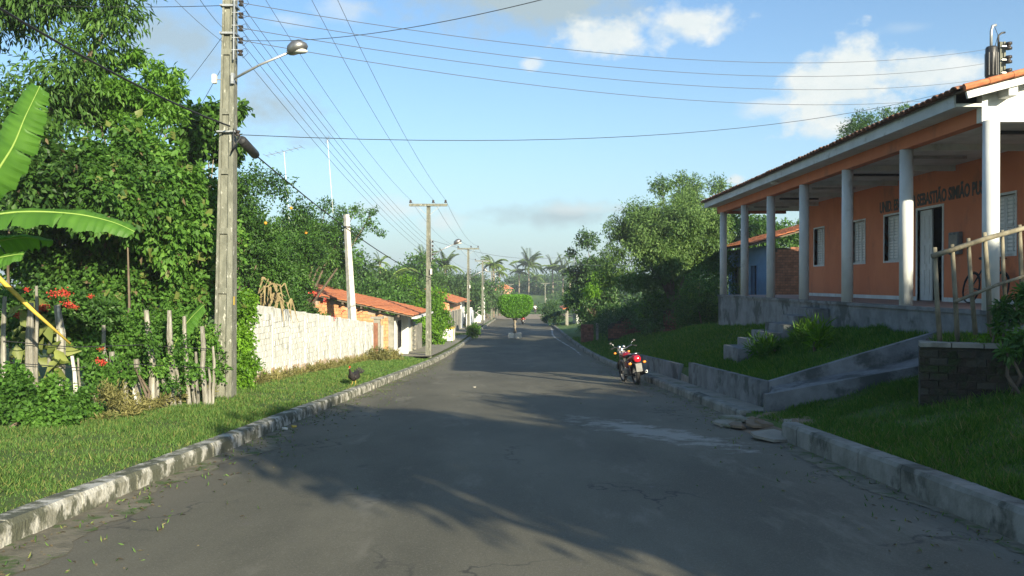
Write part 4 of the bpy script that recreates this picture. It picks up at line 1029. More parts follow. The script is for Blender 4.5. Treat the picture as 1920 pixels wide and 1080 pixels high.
#MARK3
# ------------------------------------------------------------------ foliage
RNG = np.random.default_rng(11)
def unit(a): return a/np.maximum(np.linalg.norm(a, axis=1, keepdims=True), 1e-9)
def leaf_obj(name, pos, axis, nrm, L_, W_, mat, parent=None, fold=.18, kind=None, var=None):
    n = len(pos); axis = unit(axis); side = unit(np.cross(axis, nrm)); up = np.cross(side, axis)
    L_ = np.broadcast_to(L_, (n,))[:,None]; W_ = np.broadcast_to(W_, (n,))[:,None]
    v = np.empty((n,4,3), np.float32)
    v[:,0] = pos; v[:,1] = pos+axis*L_*.42-side*W_*.5+up*W_*fold; v[:,2] = pos+axis*L_-up*L_*.12; v[:,3] = pos+axis*L_*.42+side*W_*.5+up*W_*fold
    me = bpy.data.meshes.new(name); me.vertices.add(n*4); me.vertices.foreach_set('co', v.ravel())
    b = np.arange(n, dtype=np.int32)[:,None]*4
    idx = np.concatenate([b, b+1, b+2, b, b+2, b+3], axis=1).ravel().astype(np.int32)
    me.loops.add(n*6); me.loops.foreach_set('vertex_index', idx)
    me.polygons.add(n*2); me.polygons.foreach_set('loop_start', np.arange(0, n*6, 3, dtype=np.int32)); me.polygons.foreach_set('loop_total', np.full(n*2, 3, np.int32))
    me.update(calc_edges=True)
    a = me.attributes.new('var', 'FLOAT', 'POINT'); vv = RNG.random(n) if var is None else var
    a.data.foreach_set('value', np.repeat(vv, 4).astype(np.float32))
    me.materials.append(mat); o = link(name, me, parent)
    if kind: o['kind'] = kind
    return o
def blob_leaves(blobs, n, droop=.3, shell=.45, flat=0):
    bl = np.array(blobs, float); w = bl[:,3]*bl[:,4]+bl[:,4]*bl[:,5]+bl[:,3]*bl[:,5]; w /= w.sum()
    k = RNG.choice(len(bl), n, p=w); d = unit(RNG.normal(size=(n,3))); r = RNG.random(n)**shell
    # lumpy radius so each clump has its own ragged outline
    ph = k*1.7; lump = 1+.18*np.sin(d[:,0]*5+ph)*np.sin(d[:,1]*6+ph*1.3)+.12*np.sin(d[:,2]*9+ph*.7)
    lump *= 1+.22*(RNG.random(n)**4)
    pos = bl[k,:3]+d*bl[k,3:6]*(r*lump)[:,None]
    sz = np.minimum(bl[k,3:6].mean(1), 1.4)[:,None]; q = pos/np.maximum(sz, .3)
    pos = pos + sz*.24*np.stack([np.sin(q[:,1]*4.1+q[:,2]*3.3), np.sin(q[:,0]*3.7+q[:,2]*4.9), np.sin(q[:,0]*4.3+q[:,1]*3.1)+.4*np.sin(q[:,0]*9+q[:,2]*7)],1)
    out = unit(d/np.maximum(bl[k,3:6], .05))
    ax = out*.7+RNG.normal(size=(n,3))*.6; ax[:,2] -= droop
    nr = out*.4+RNG.normal(size=(n,3))*.6; nr[:,2] += .75+flat
    return pos, ax, nr, k
def crown_blobs(c, rad, nb, br, seed, low=-.35, flat=.75):
    r = np.random.default_rng(seed); out = []
    while len(out) < nb:
        d = r.normal(size=3); d /= np.linalg.norm(d)
        if d[2] < low: continue
        q = r.random()**.4*.86; s = br*r.uniform(.65,1.25)
        out.append((c[0]+d[0]*rad[0]*q, c[1]+d[1]*rad[1]*q, c[2]+d[2]*rad[2]*q, s, s, s*flat))
    return out
def foliage(name, blobs, n, L_, W_, mat, parent, droop=.3, shell=.45, flat=0, kind=None):
    p, a, nr, k = blob_leaves(blobs, n, droop, shell, flat)
    var = np.clip(RNG.random(n)*.6+.4*((np.sin(k*12.9898)*43758.5453)%1), 0, 1)
    L = L_*RNG.uniform(.6,1.2,n)
    return leaf_obj(name, p, a, nr, L, L*W_/L_, mat, parent, kind=kind, var=var)
def limbs(base, blobs, r0, mat, parent, fork=.45, maxn=14, seed=0, lean=0):
    base = Vector(base); rd = random.Random(seed)
    cx = sum(b[0] for b in blobs)/len(blobs); cy = sum(b[1] for b in blobs)/len(blobs); zt = min(b[2] for b in blobs)
    f = Vector((base.x+(cx-base.x)*fork, base.y+(cy-base.y)*fork, base.z+(zt-base.z)*fork+.1))
    m = (base+f)/2+Vector((rd.uniform(-.1,.1),rd.uniform(-.1,.1),0))
    MB().tube([base-Vector((0,0,.2)), base+Vector((0,0,.15)), m, f], [r0*1.5, r0*1.1, r0*.9, r0*.75], 9).build('trunk', mat, parent, True)
    for i, b in enumerate(sorted(blobs, key=lambda b: rd.random())[:maxn]):
        t = Vector(b[:3]); k = f.lerp(t, .5)+Vector((rd.uniform(-.2,.2),rd.uniform(-.2,.2),rd.uniform(0,.3)*r0*4))
        MB().tube([f-Vector((0,0,r0*.5)), k, t], [r0*.5, r0*.28, r0*.08], 6).build('branch', mat, parent, True)
def tree(name, label, cat, base, c, rad, nb, br, n, L_, W_, mat, seed, r0=.12, bark='bark', droop=.3, shell=.45, low=-.35, flat=.75, group=None, extra=None, maxn=12, lf=0):
    root = wempty(name, base, label, cat, group); bl = crown_blobs(c, rad, nb, br, seed, low, flat)
    if extra: bl += extra
    limbs(base, bl, r0, G[bark], root, seed=seed, maxn=maxn)
    foliage('crown', bl, n, L_, W_, LF[mat], root, droop, shell, lf)
    return root
def shrub(name, label, blobs, n, L_, W_, mat, cat='shrub', droop=.2, stems=4, shell=.5, seed=0, group=None, bark='bark'):
    x = sum(b[0] for b in blobs)/len(blobs); y = sum(b[1] for b in blobs)/len(blobs); z = GZ(x, y)
    root = wempty(name, (x,y,z), label, cat, group)
    rd = random.Random(seed)
    for i in range(stems):
        b = blobs[rd.randrange(len(blobs))]; a = Vector((b[0]+rd.uniform(-.2,.2), b[1]+rd.uniform(-.2,.2), z-.1)); t = Vector((b[0],b[1],b[2]+b[5]*.5))
        MB().tube([a, (a+t)/2+Vector((rd.uniform(-.15,.15),rd.uniform(-.15,.15),0)), t], [.035,.025,.008], 5).build('stem', G[bark], root, True)
    foliage('foliage', blobs, n, L_, W_, LF[mat], root, droop, shell)
    return root
def pb(px, py, Y, rx, ry=None, rz=None): c = P(px, py, Y); return (c.x, c.y, c.z, rx, ry or rx, rz or rx*.8)

# ---- left side
tree('mango_tree', 'huge dark mango tree filling the top left corner', 'tree', (-11.6,17.5,0), (-11.5,17.3,7.6), (3.1,3.0,3.7), 36, .95, 62000, .19, .05, 'mango', 1, .3, droop=.95, shell=.5,
     extra=[pb(165,70,16.5,.6),pb(215,35,16.5,.55),pb(205,-30,16.5,.8),pb(120,130,16,.7),pb(60,200,16,1.0),pb(40,290,16,.9)])
tree('feathery_tree', 'bright green umbrella topped tree between the mango and the near pole', 'tree', (-7.9,17.6,-.4), (-8.0,17.2,5.0), (1.25,1.1,.75), 13, .42, 15000, .15, .05, 'bright', 2, .09, 'bark_pale', droop=.35, shell=.6, flat=.38,
     extra=[pb(300,138,17,.42,.4,.10),pb(245,108,17,.42,.4,.10),pb(185,125,17,.42,.5,.12),pb(322,165,17,.28,.3,.13),pb(205,190,17,.55,.5,.14),pb(285,190,17,.5,.5,.14),pb(170,165,17,.35,.4,.12),pb(320,215,16.8,.25,.3,.16),pb(240,225,16.8,.6,.4,.14)], lf=.4)
tree('broad_leaved_tree', 'dark broad leaved tree whose branch tips reach past the near pole', 'tree', (-7.6,20,-.5), (-7.35,20,4.75), (.8,.7,.9), 9, .34, 3800, .2, .11, 'cecropia', 3, .07, 'bark_pale', droop=.6, shell=.6, flat=.6,
     extra=[pb(447,205,20,.2,.2,.2),pb(345,250,20,.4,.4,.25),pb(400,215,20,.35),pb(420,285,20,.28),pb(350,330,20,.4),pb(375,215,20,.3)])
# climbing vines over the shrubs behind the fence
vine1 = [pb(60,350,14.5,.9),pb(20,290,15,1.1),pb(130,340,15.2,.8),pb(60,470,17,1.0),pb(150,430,17,1.0),pb(110,530,16.5,.8),pb(10,400,15.5,.6)]
vine2 = [pb(205,310,15.5,.7),pb(265,295,16,.6),pb(230,370,15,.8),pb(300,350,15.8,.65),pb(180,350,15.4,.6),pb(330,380,15.9,.5),pb(250,255,16.4,.35),pb(260,450,17,.9),pb(200,480,17,.9),pb(235,400,15,.45),pb(345,345,16.3,.45),pb(330,440,15.8,.75),pb(275,395,15,.4),pb(185,390,15.2,.4)]
vine3 = [pb(355,390,16.6,.7),pb(370,460,16.4,.75),pb(310,520,16.8,.6),pb(385,540,16.2,.6),pb(240,545,16,.5),pb(340,580,15.9,.5)]
shrub('vine_thicket', 'tangled vine covered thicket at the left edge behind the banana leaves', vine1, 20000, .13, .08, 'mango', 'vines', .5, 1, .55, 4)
shrub('vine_thicket', 'bright green creeper curtain between the feathery tree and the stake fence', vine2, 36000, .13, .08, 'vine', 'vines', .7, 1, .5, 5)
_v = bpy.data.objects['vine_thicket.001']
foliage('large_leaves', vine2+vine3, 1500, .21, .15, LF['pale'], _v, .6, .9)
foliage('young_shoots', vine1+vine2, 5000, .09, .03, LF['bright'], _v, -.1, 1.2)
foliage('dead_leaves', vine1+vine2+vine3, 1300, .14, .06, LF['litterleaf'], _v, 1.0, .9)
shrub('vine_thicket', 'creeper covered bushes directly left of the near pole', vine3, 15000, .10, .07, 'vine', 'vines', .5, 5, .55, 6)
und = [pb(20,600,12.9,.5),pb(95,610,13.3,.5),pb(160,600,13.5,.5),pb(215,620,13.8,.45),pb(160,665,12.7,.33),pb(240,650,13.7,.35),pb(300,640,14.4,.35),pb(350,660,14.7,.3),pb(190,705,12.3,.25),pb(290,700,14.1,.4),pb(340,700,14.5,.4),pb(385,690,14.9,.35),pb(265,720,13.6,.3),pb(370,640,14.8,.35),pb(400,640,15.3,.3),pb(310,615,14.2,.4)]
shrub('undergrowth', 'mixed undergrowth growing through the stake fence', und, 24000, .075, .05, 'vine', 'plants', .3, 8, .6, 7)
cas = [pb(25,750,10.6,.30),pb(85,740,10.9,.26),pb(135,755,11.0,.22),pb(60,785,10.4,.2),pb(115,785,10.6,.17),pb(5,715,10.8,.25),pb(165,775,11.2,.15)]
shrub('leafy_bush', 'fresh green low bush in front of the fence at the left edge', cas, 7500, .065, .05, 'vine', 'bush', .2, 6, .6, 8)
wd = [pb(205,745,12.0,.22),pb(240,770,11.8,.15,.15,.2),pb(190,790,11.2,.14),pb(330,742,13.5,.14,.2,.14),pb(300,755,13.0,.14),pb(385,735,14.3,.18),pb(270,765,12.4,.14)]
shrub('weeds', 'straggly pale weeds at the foot of the stakes', wd, 3200, .08, .02, 'drygrass', 'weeds', -.5, 2, .7, 9)
# pale broad leaves behind the first stakes
pl = wempty('pale_leaved_plant', P(60,660,12.2), 'plant with large pale wrinkled leaves behind the leftmost stakes', 'plant')
pp = []; 
for i in range(60):
    pp.append(P(random.uniform(5,110), random.uniform(575,705), random.uniform(11.9,12.5)))
leaf_obj('foliage', np.array(pp), RNG.normal(size=(60,3))*.5+np.array([.5,-.3,-.2]), RNG.normal(size=(60,3))*.4+np.array([0,-.8,.5]), .3, .15, LF['pale'], pl)
# ixora with red flower heads
ix = wempty('ixora_shrub', P(110,590,12.6), 'ixora shrub with red flower heads behind the white stake', 'shrub')
foliage('foliage', [pb(70,580,12.7,.35),pb(120,575,12.7,.35),pb(180,585,12.9,.3),pb(40,570,12.6,.3)], 3500, .09, .05, LF['mid'], ix, .1)
rd = random.Random(3)
for (px,py,s) in [(97,551,1),(112,549,1),(120,552,.8),(75,576,1),(82,574,.7),(124,570,1),(130,573,.8),(33,590,1),(38,596,.8),(137,577,.6),(166,556,.6),(70,581,.7),(183,678,.8),(190,681,.7),(186,655,.5),(45,543,.6)]:
    c = P(px,py,12.15); n = 60; d = unit(RNG.normal(size=(n,3))); pos = np.array(c)+RNG.normal(size=(n,3))*.034*s*np.array([1.3,1,.8]); leaf_obj('flower_head', pos, d, RNG.normal(size=(n,3)), .028*s, .02*s, G['flower'], ix, kind='stuff')
# stake fence
fc = wempty('stake_fence', (-6.4,12.4,GZ(-6.4,12.4)), 'rustic fence of grey weathered stakes along the left verge', 'fence')
def fz(px): return 11.4+(px/390)*2.4
stk = [(2,556,4,705,.07,0),(50,568,58,685,.115,0),(63,536,66,600,.05,0),(104,572,110,690,.135,0),(133,668,141,722,.06,1),(144,672,148,735,.03,0),(190,610,205,670,.07,0),(205,660,213,720,.085,0),(250,674,263,765,.10,0),(228,716,236,768,.08,0),
       (245,722,258,775,.045,1),(274,582,285,745,.10,0),(314,582,324,748,.10,0),(343,593,352,700,.07,0),(376,612,383,742,.085,0),(290,700,295,758,.06,0),(305,712,308,757,.08,0),(330,690,336,748,.05,0),(318,700,320,758,.09,0),(365,660,370,742,.05,0),(358,690,362,745,.05,0),(390,690,392,740,.05,0),(398,650,397,738,.05,0),(170,690,175,745,.05,0),(88,640,92,720,.05,0)]
rd = random.Random(12)
for i, (tx,ty,bx,by,w,wh) in enumerate(stk):
    Y = fz(bx)+(0 if by > 720 or ty < 660 else -.1); t = P(tx,ty,Y); q = P(bx,by,Y); q.z = min(q.z, GZ(q.x,Y))-.1
    pts = [q.lerp(t,k/4)+Vector((rd.uniform(-.012,.012),rd.uniform(-.01,.01),0)) for k in range(5)]
    pts = [p+Vector((math.sin(k*1.7+i)*w*.18,0,0)) for k, p in enumerate(pts)]
    MB().tube(pts, [w*.55,w*rd.uniform(.46,.56),w*rd.uniform(.42,.52),w*rd.uniform(.42,.54),w*rd.uniform(.28,.46)], 7).build('stake', G['wood_white' if wh else 'wood'], fc)
for k, py in enumerate((-.0,.45)):
    pts = [Vector((-6.95+.0*i, 0, 0)) for i in range(2)]
    a = P(0,640+k*40,11.35); c = P(395,655+k*35,13.75); MB().tube([a, a.lerp(c,.3)-Vector((0,0,.05)), a.lerp(c,.6)+Vector((0,0,.02)), c], .006, 4).build('fence_wire', G['cable'], fc)
shrub('climbing_vine', 'leafy creeper strands climbing over the taller stakes', [pb(278,640,12.9,.16,.1,.3),pb(300,690,13.1,.2,.12,.2),pb(335,650,13.3,.13,.1,.25),pb(355,700,13.4,.2,.12,.2),pb(215,690,12.5,.2,.12,.2),pb(250,700,12.7,.2,.12,.15),pb(395,700,13.9,.16,.12,.2),pb(318,725,13.0,.2,.12,.12)], 1700, .065, .045, 'vine', 'creeper', .5, 2, .7, 34)
# banana plants
def banana_leaf(root, pts, w, seed, tears=6, up=(0,0,1), mat='banana'):
    """pts: midrib points base->tip; blade folds slightly about the midrib"""
    pts = [Vector(p) for p in pts]; n = 64; rd = random.Random(seed); line = []; vals = []; bnd = [rd.uniform(-.22,.22) for _ in range(n+2)]
    for i in range(n+1):
        t = i/n*(len(pts)-1); k = min(int(t), len(pts)-2); f = t-k
        p0 = pts[max(k-1,0)]; p1 = pts[k]; p2 = pts[k+1]; p3 = pts[min(k+2,len(pts)-1)]
        line.append(.5*((2*p1)+(p2-p0)*f+(2*p0-5*p1+4*p2-p3)*f*f+(3*p1-p0-3*p2+p3)*f**3))
    up = Vector(up); b = MB(); tear = {rd.randrange(3,n-3): rd.choice((-1,1)) for _ in range(tears)}
    for side in (-1, 1):
        prev = None
        for i in range(n):
            row = []
            for j in (i, i+1):
                p = line[j]; d = (line[min(j+1,n)]-line[max(j-1,0)]).normalized(); s = d.cross(up).normalized(); u = s.cross(d)
                t = j/n; ww = w*(math.sin(math.pi*min(1,max(0,(t*.92+.04))))**.55)*.5*(1 if t < .97 else .35)
                wv = 1+.04*math.sin(j*2.1+side)
                cut = .30 if (tear.get(i) == side and j == i+1) else (1+.05*math.sin(i*7.3+side*2))
                for q in range(4):
                    f = q/3*cut; row.append(p+s*side*ww*f*wv+u*(ww*f*.35-ww*f*f*.75)+Vector((0,0,(.007*math.sin(j*1.1+q)+.012*math.sin(j*.37+side))*f))); vals.append(min(1,max(0,.45+bnd[j]+.1*math.sin(j*.5)-(.25 if q == 3 and bnd[j] > .12 else 0))))
            b.add(row, [(0,1,5,4),(1,2,6,5),(2,3,7,6)])
    lf = b.build('leaf', LF[mat], root, True)
    a = lf.data.attributes.new('var','FLOAT','POINT'); a.data.foreach_set('value', np.array(vals, np.float32))
    MB().tube(line, [max(.004, .022*(1-i/n)) for i in range(n+1)], 6).build('midrib', G['midrib'], lf, True)
    return lf
G['midrib'] = MAT('leaf_midrib', (.30,.42,.10), (.24,.36,.08), 6, .5)
G['stem'] = MAT('banana_stem', (.16,.2,.06), (.22,.18,.08), 5, .7, .3, 20, stretch=(1,1,.2))
bn = wempty('banana_plant', (-7.0,9.3,.1), 'banana plant with large glossy leaves reaching in from the left edge', 'banana plant')
MB().tube([(-7.05,9.3,-.2),(-7.03,9.3,1.0),(-7.0,9.3,2.0)], [.14,.12,.08], 12).build('trunk', G['stem'], bn, True)
c = Vector((-7.0,9.3,2.0))
banana_leaf(bn, [c, P(-90,420,9.1), P(20,398,8.9), P(130,400,8.8), P(205,415,8.8), P(250,434,8.8)], .38, 1, 11, up=(0,-.55,.9))
banana_leaf(bn, [c, P(-60,370,9.2), P(10,290,9.1), P(45,215,9.05), P(72,160,9.0)], .42, 2, 7, up=(.25,-.95,.1))
banana_leaf(bn, [c, P(-80,470,9.5), P(-10,452,9.4), P(40,445,9.3), P(95,450,9.3)], .40, 3, 4, up=(0,.35,.9))
banana_leaf(bn, [c, P(-120,330,9.6), P(-160,250,9.8), P(-220,230,9.9)], .45, 4, 4, up=(0,-.5,.9))
banana_leaf(bn, [c, P(-90,520,9.2), P(-30,490,9.1), P(20,478,9.0), P(40,476,9.0)], .30, 6, 3, up=(0,-.5,.9))
banana_leaf(bn, [c, Vector((-7.4,8.6,2.6)), Vector((-7.9,7.9,2.7)), Vector((-8.4,7.3,2.3))], .5, 5, 4)
tg = tag(MB().tube([P(-30,500,10), P(0,528,10.1), P(60,585,10.3), P(128,645,10.6)], [.035,.03,.024,.012], 7).build('dry_leaf_stalk', G['yellow'], None, True), 'yellow dry leaf stalk leaning diagonally across the left stakes', 'stalk')
sk = wempty('banana_sucker', P(330,690,14.2), 'single young banana leaf rising between the stakes and the near pole', 'plant')
banana_leaf(sk, [P(335,720,14.2), P(322,660,14.1), P(345,610,14.05), P(380,572,14.0)], .36, 8, 1, up=(-.6,-.8,.2))
# orange trees right of the pole
tree('orange_tree', 'dense dark citrus tree with a few fruits right behind the near pole', 'tree', (-7.6,22.5,-.8), (-7.45,22.8,2.65), (1.65,1.5,1.75), 24, .62, 34000, .10, .052, 'orange', 21, .12, droop=.25, shell=.5, low=-.75,
     extra=[pb(520,350,23,.45),pb(480,330,23,.4),pb(440,345,22,.4),pb(560,400,24,.5),pb(455,400,22,.5),pb(460,500,22,.5)])
tree('orange_tree', 'citrus tree with a long branch reaching out over the white concrete post', 'tree', (-9.2,34.9,-1.6), (-9.2,35,3.0), (2.1,1.2,1.75), 28, .68, 34000, .13, .062, 'orange', 22, .14, droop=.25, shell=.5, low=-.8,
     extra=[pb(612,385,35.6,.4,.3,.3),pb(640,400,35.6,.38),pb(668,395,35.8,.42,.3,.27),pb(690,420,35.8,.42,.3,.27),pb(712,436,35.8,.24,.2,.15),pb(665,440,35.8,.36),pb(700,396,35.8,.2),pb(640,490,35.3,.45),pb(590,470,34,.6)])
shrub('tall_shrub', 'dark leafy shrub filling the gap between the two citrus trees', [pb(575,470,30,.6),pb(550,520,29,.6),pb(565,545,29,.4),pb(540,470,29,.7)], 11000, .12, .055, 'orange', 'shrub', .2, 4, .5, 33)
rd = random.Random(9)
ot = tag(MB().ell(P(545,390,21.2),(.04,.04,.04)).build('orange', G['orangefruit'], None, True), 'round orange fruit hanging highest in the citrus crown', 'fruit')
for (px,py,lab) in ((497,418,'orange fruit half hidden left in the citrus crown'),(573,436,'orange fruit on the right flank of the citrus crown')):
    o = ot.copy(); COL.objects.link(o); o.location = P(px,py,21.3)-P(545,390,21.2); o['label'] = lab
iv = [pb(455,590,17.6,.26,.3,.3),pb(450,640,17.4,.25,.3,.35),pb(458,690,17.2,.27,.3,.3),pb(445,715,17.0,.22,.3,.2),pb(462,560,17.8,.2)]
shrub('creeper_hedge', 'yellow green creeper column between the near pole and the white wall', iv, 9000, .07, .05, 'ivy', 'creeper', .6, 3, .6, 10)
hb = [pb(560,590,27.5,.5),pb(590,598,28,.36),pb(540,570,26,.5),pb(580,625,28,.35),pb(515,600,25,.4)]
hs_ = shrub('hibiscus_shrub', 'shrub with red blossoms leaning over the white wall', hb, 9000, .09, .055, 'orange', 'shrub', .2, 4, .5, 11)
for (px,py) in [(588,556),(612,565),(556,573),(543,580),(618,595),(600,600),(622,615),(590,545),(570,600),(634,590)]:
    c = P(px+random.uniform(-6,6),py+random.uniform(-6,6),27.2); n = 12; d = unit(RNG.normal(size=(n,3))); leaf_obj('blossom', np.array(c)+RNG.normal(size=(n,3))*.05, d, RNG.normal(size=(n,3)), .06, .05, G['flower'], hs_, kind='stuff')
dl = wempty('dry_banana_clump', P(515,600,22), 'clump of dry straw coloured hanging leaves above the white wall', 'plant')
for i in range(26):
    a = P(random.uniform(482,540), random.uniform(530,575), random.uniform(21,22.3)); e = a+Vector((random.uniform(-.45,.45), random.uniform(-.2,.2), random.uniform(-.6,-.15))); m_ = (a+e)/2+Vector((random.uniform(-.1,.1),0,.3))
    b = MB(); w = random.uniform(.012,.035); s = Vector((1,.3,0)).normalized()*w
    b.add([a-s*.5,a+s*.5,m_+s,m_-s,e+s*.3,e-s*.3],[(0,1,2,3),(3,2,4,5)]); b.build('dry_leaf', G['dry'], dl)
shrub('weeds', 'dry weeds at the foot of the white wall', [(-5.75,19+i*1.1,GZ(-5.75,19+i*1.1)+.05,.12,.5,.14) for i in range(14)], 5200, .13, .02, 'drygrass', 'weeds', -.6, 1, .8, 12)
shrub('weeds', 'small heap of weeds growing at the gate post', [(-5.35,32.5,GZ(-5.4,32.5)+.1,.45,.7,.28),(-5.1,33.8,GZ(-5.4,33.8)+.08,.4,.5,.2)], 3500, .12, .04, 'drygrass', 'weeds', -.2, 1, .7, 13)
# shrub and bushes by the second pole
shrub('tall_shrub', 'tall rounded leafy shrub behind the second pole', [pb(812,590,52,.8),pb(790,600,51,.7),pb(825,600,52,.7),pb(815,620,51,.6),pb(798,625,51,.5),pb(815,575,53,.5),(-5.0,51,-1.9,.6,.6,.5)], 12000, .15, .09, 'ivy', 'shrub', .2, 5, .5, 14)
shrub('small_shrub', 'small bright green shrub at the foot of the third pole', [pb(888,618,64.5,.45),pb(885,625,64.5,.35)], 1500, .2, .1, 'ivy', 'shrub', .1, 2, .5, 15)
LT = [ # label, px, ptop, Y, rx, type, n
 ('mid green tree right behind the brick house roof', 690,520,50,3.0,'mid',15000,.22),
 ('tree with pale twigs above the brick house roof', 745,500,62,3.6,'far',14000,.26),
 ('bright leafy tree behind the tall shrub', 778,510,60,2.0,'ivy',8000,.22),
 ('rounded dark tree left of the second pole top', 770,475,86,4.5,'mid',12000,.33),
 ('tree crown behind the third pole', 850,520,96,4.5,'far',10000,.36),
 ('dark tree crown between third and fourth pole', 890,505,118,5.0,'far',9000,.42),
 ('bushy tree right of the fourth pole', 915,530,128,4.0,'mid',7000,.42),
 ('large tree behind the white concrete post', 655,470,60,3.6,'far',12000,.27),
 ('shady tree left behind the citrus trees', 540,420,45,4.2,'mid',12000,.24)]
for i, (lab,px,pt,Y,rx_,mt,n,ls) in enumerate(LT):
    x = (px-974)*Y/1600; zt = EYE+(530-pt)*Y/1600; g = GZ(x, Y); h = zt-g
    tree('leafy_tree', lab, 'tree', (x,Y,g), (x,Y,g+h*.52), (rx_,rx_*.8,h*.46), 16, rx_*.34, n, ls, ls*.5, mt, 30+i, .14, droop=.2, low=-.8, maxn=5)
# ---- right side
tree('leafy_tree', 'largest olive green tree on the right, standing left of the veranda roof', 'tree', (8.1,43,-.7), (7.95,43,3.4), (3.05,2.7,3.35), 48, .8, 78000, .17, .062, 'olive', 51, .22, droop=.5, shell=.5, low=-.85,
     extra=[pb(1195,400,43,.8),pb(1160,430,43,.75),pb(1150,480,42,.75),pb(1240,350,43,.6),pb(1330,420,43,.9),pb(1180,520,42,.8),pb(1140,520,44,.7)])
tree('leafy_tree', 'thin crowned pale tree rising just behind the far veranda corner', 'tree', (12.6,60,-.6), (12.2,60,6.1), (2.8,2.4,2.6), 20, .75, 15000, .22, .08, 'olive', 52, .16, droop=.3, shell=.6, low=-.6,
     extra=[pb(1275,340,60,.7),pb(1300,345,60,.8),pb(1345,350,60,.8),pb(1280,380,58,.9)])
tree('leafy_tree', 'dark blue green tree at the left end of the right hand trees', 'tree', (5.6,63,-1.8), (5.3,63,1.3), (2.0,1.8,2.4), 24, .9, 26000, .20, .11, 'dark', 53, .13, droop=.4, low=-.8,
     extra=[pb(1072,475,63,.45),pb(1100,450,62,.8),pb(1090,560,60,.8)])
tree('leafy_tree', 'fresh green tree seen through the far veranda columns', 'tree', (15.5,56,0), (15.3,56,4.4), (4.0,2.4,2.6), 22, .9, 15000, .24, .11, 'mid', 54, .16, droop=.3, low=-.8)
tree('leafy_tree', 'dark tree seen through the veranda above the blue house', 'tree', (22,58,0), (21.5,58,4.2), (3.4,2.4,2.8), 16, .9, 10000, .26, .12, 'far', 55, .16, droop=.3, low=-.8)
tree('leafy_tree', 'airy tree whose top shows above the school roof', 'tree', (18.5,44,1.3), (18.3,44,8.6), (2.3,2.0,1.9), 16, .55, 9000, .17, .05, 'mid', 56, .16, droop=.2, low=-.7,
     extra=[pb(1610,245,44,.5,.5,.3),pb(1660,215,44,.5,.5,.25),pb(1690,205,44,.35,.4,.2),pb(1580,258,44,.3,.3,.2)])
tree('leafy_tree', 'leafy tree with bright tips hanging at the right road edge', 'tree', (5.6,70,-2.2), (5.6,70,-.2), (1.6,1.5,1.8), 12, .6, 9000, .26, .08, 'ivy', 57, .1, droop=.8, low=-.8, extra=[pb(1110,545,56,.5),pb(1125,520,57,.5)])
shrub('dark_hedge', 'dark dense hedge at the far corner of the school plinth', [(8.3,38,.4,.9,1.2,1.0),(7.9,37.5,1.1,.9,1.0,.9),(8.8,39,1.3,1.0,1.0,1.0),(8.4,40,-.1,1.1,1.3,.8),(7.6,38.5,.2,.7,.9,.9)], 20000, .10, .05, 'orange', 'hedge', .2, 5, .5, 16)
bz = []
rd = random.Random(6)
for i in range(16):
    Y = 40+i*1.9; x = 7.2-.12*i+rd.uniform(-.4,.6)+(0 if i%2 else 1.3); bz.append((x, Y, GZ(x,Y)+rd.uniform(.5,1.3), rd.uniform(.8,1.2), 1.0, rd.uniform(.6,1.0)))
shrub('dark_undergrowth', 'shaded undergrowth below the large right hand trees', bz, 30000, .17, .08, 'dark', 'bushes', .3, 10, .5, 17)
shrub('creeper_bush', 'brighter green creeper patch among the shaded right bushes', [pb(1240,575,44,.6),pb(1215,580,44,.5),pb(1265,560,44,.6),pb(1230,560,45,.5)], 5500, .15, .09, 'vine', 'bush', .5, 3, .6, 18)
shrub('grey_bush', 'greyish dusty bush at the far right road edge', [pb(1030,585,98,.9,.9,1.0),pb(1037,575,100,.7),pb(1043,595,92,.8,.8,.6),pb(1025,597,96,.5)], 3500, .3, .1, 'far', 'bush', .1, 3, .6, 19)
shrub('roadside_plant', 'glossy dark plant in front of the right stick fence', [pb(1890,590,11.2,.14),pb(1908,640,11.0,.2),pb(1872,575,11.4,.1),pb(1918,550,11.3,.15),pb(1865,610,11.3,.09),pb(1885,660,10.8,.1)], 1000, .12, .045, 'mid', 'plant', .3, 5, .6, 20)
shrub('moss_mound', 'yellow green low growth on top of the old brick wall', [(6.5,11.4,.76,.5,.25,.06),(7.2,11.2,.76,.5,.25,.07)], 3500, .05, .03, 'ivy', 'plants', -.3, 1, .8, 21)
# trees beside and behind the camera on the right: they throw the long evening shade over the road
SH = [((6.4,-3.2),(6.4,-3.2,4.2),(2.1,1.8,1.9)),((9.6,-5.2),(9.6,-5.0,4.6),(2.4,2.2,1.9)),((13.0,-2.0),(13,-2,4.9),(2.3,2.2,1.9)),((12.8,2.4),(12.8,2.4,4.2),(2.0,1.8,2.1)),((16.5,1.2),(16.5,1.2,4.6),(2.3,2,2.2)),((10.0,.2),(10.0,.2,3.8),(2.0,1.8,1.9)),((15.2,4.6),(15.2,4.6,4.0),(1.9,1.7,2.2))]
for i, (bs, c, rd_) in enumerate(SH):
    tree('roadside_tree', 'tree off to the right beside the camera that shades the road', 'tree', (*bs, 1.4), c, rd_, 20, rd_[0]*.38, 13000, .24, .12, 'mid', 70+i, .14, droop=.4, low=-.9, maxn=6, group='shade trees beside the camera')
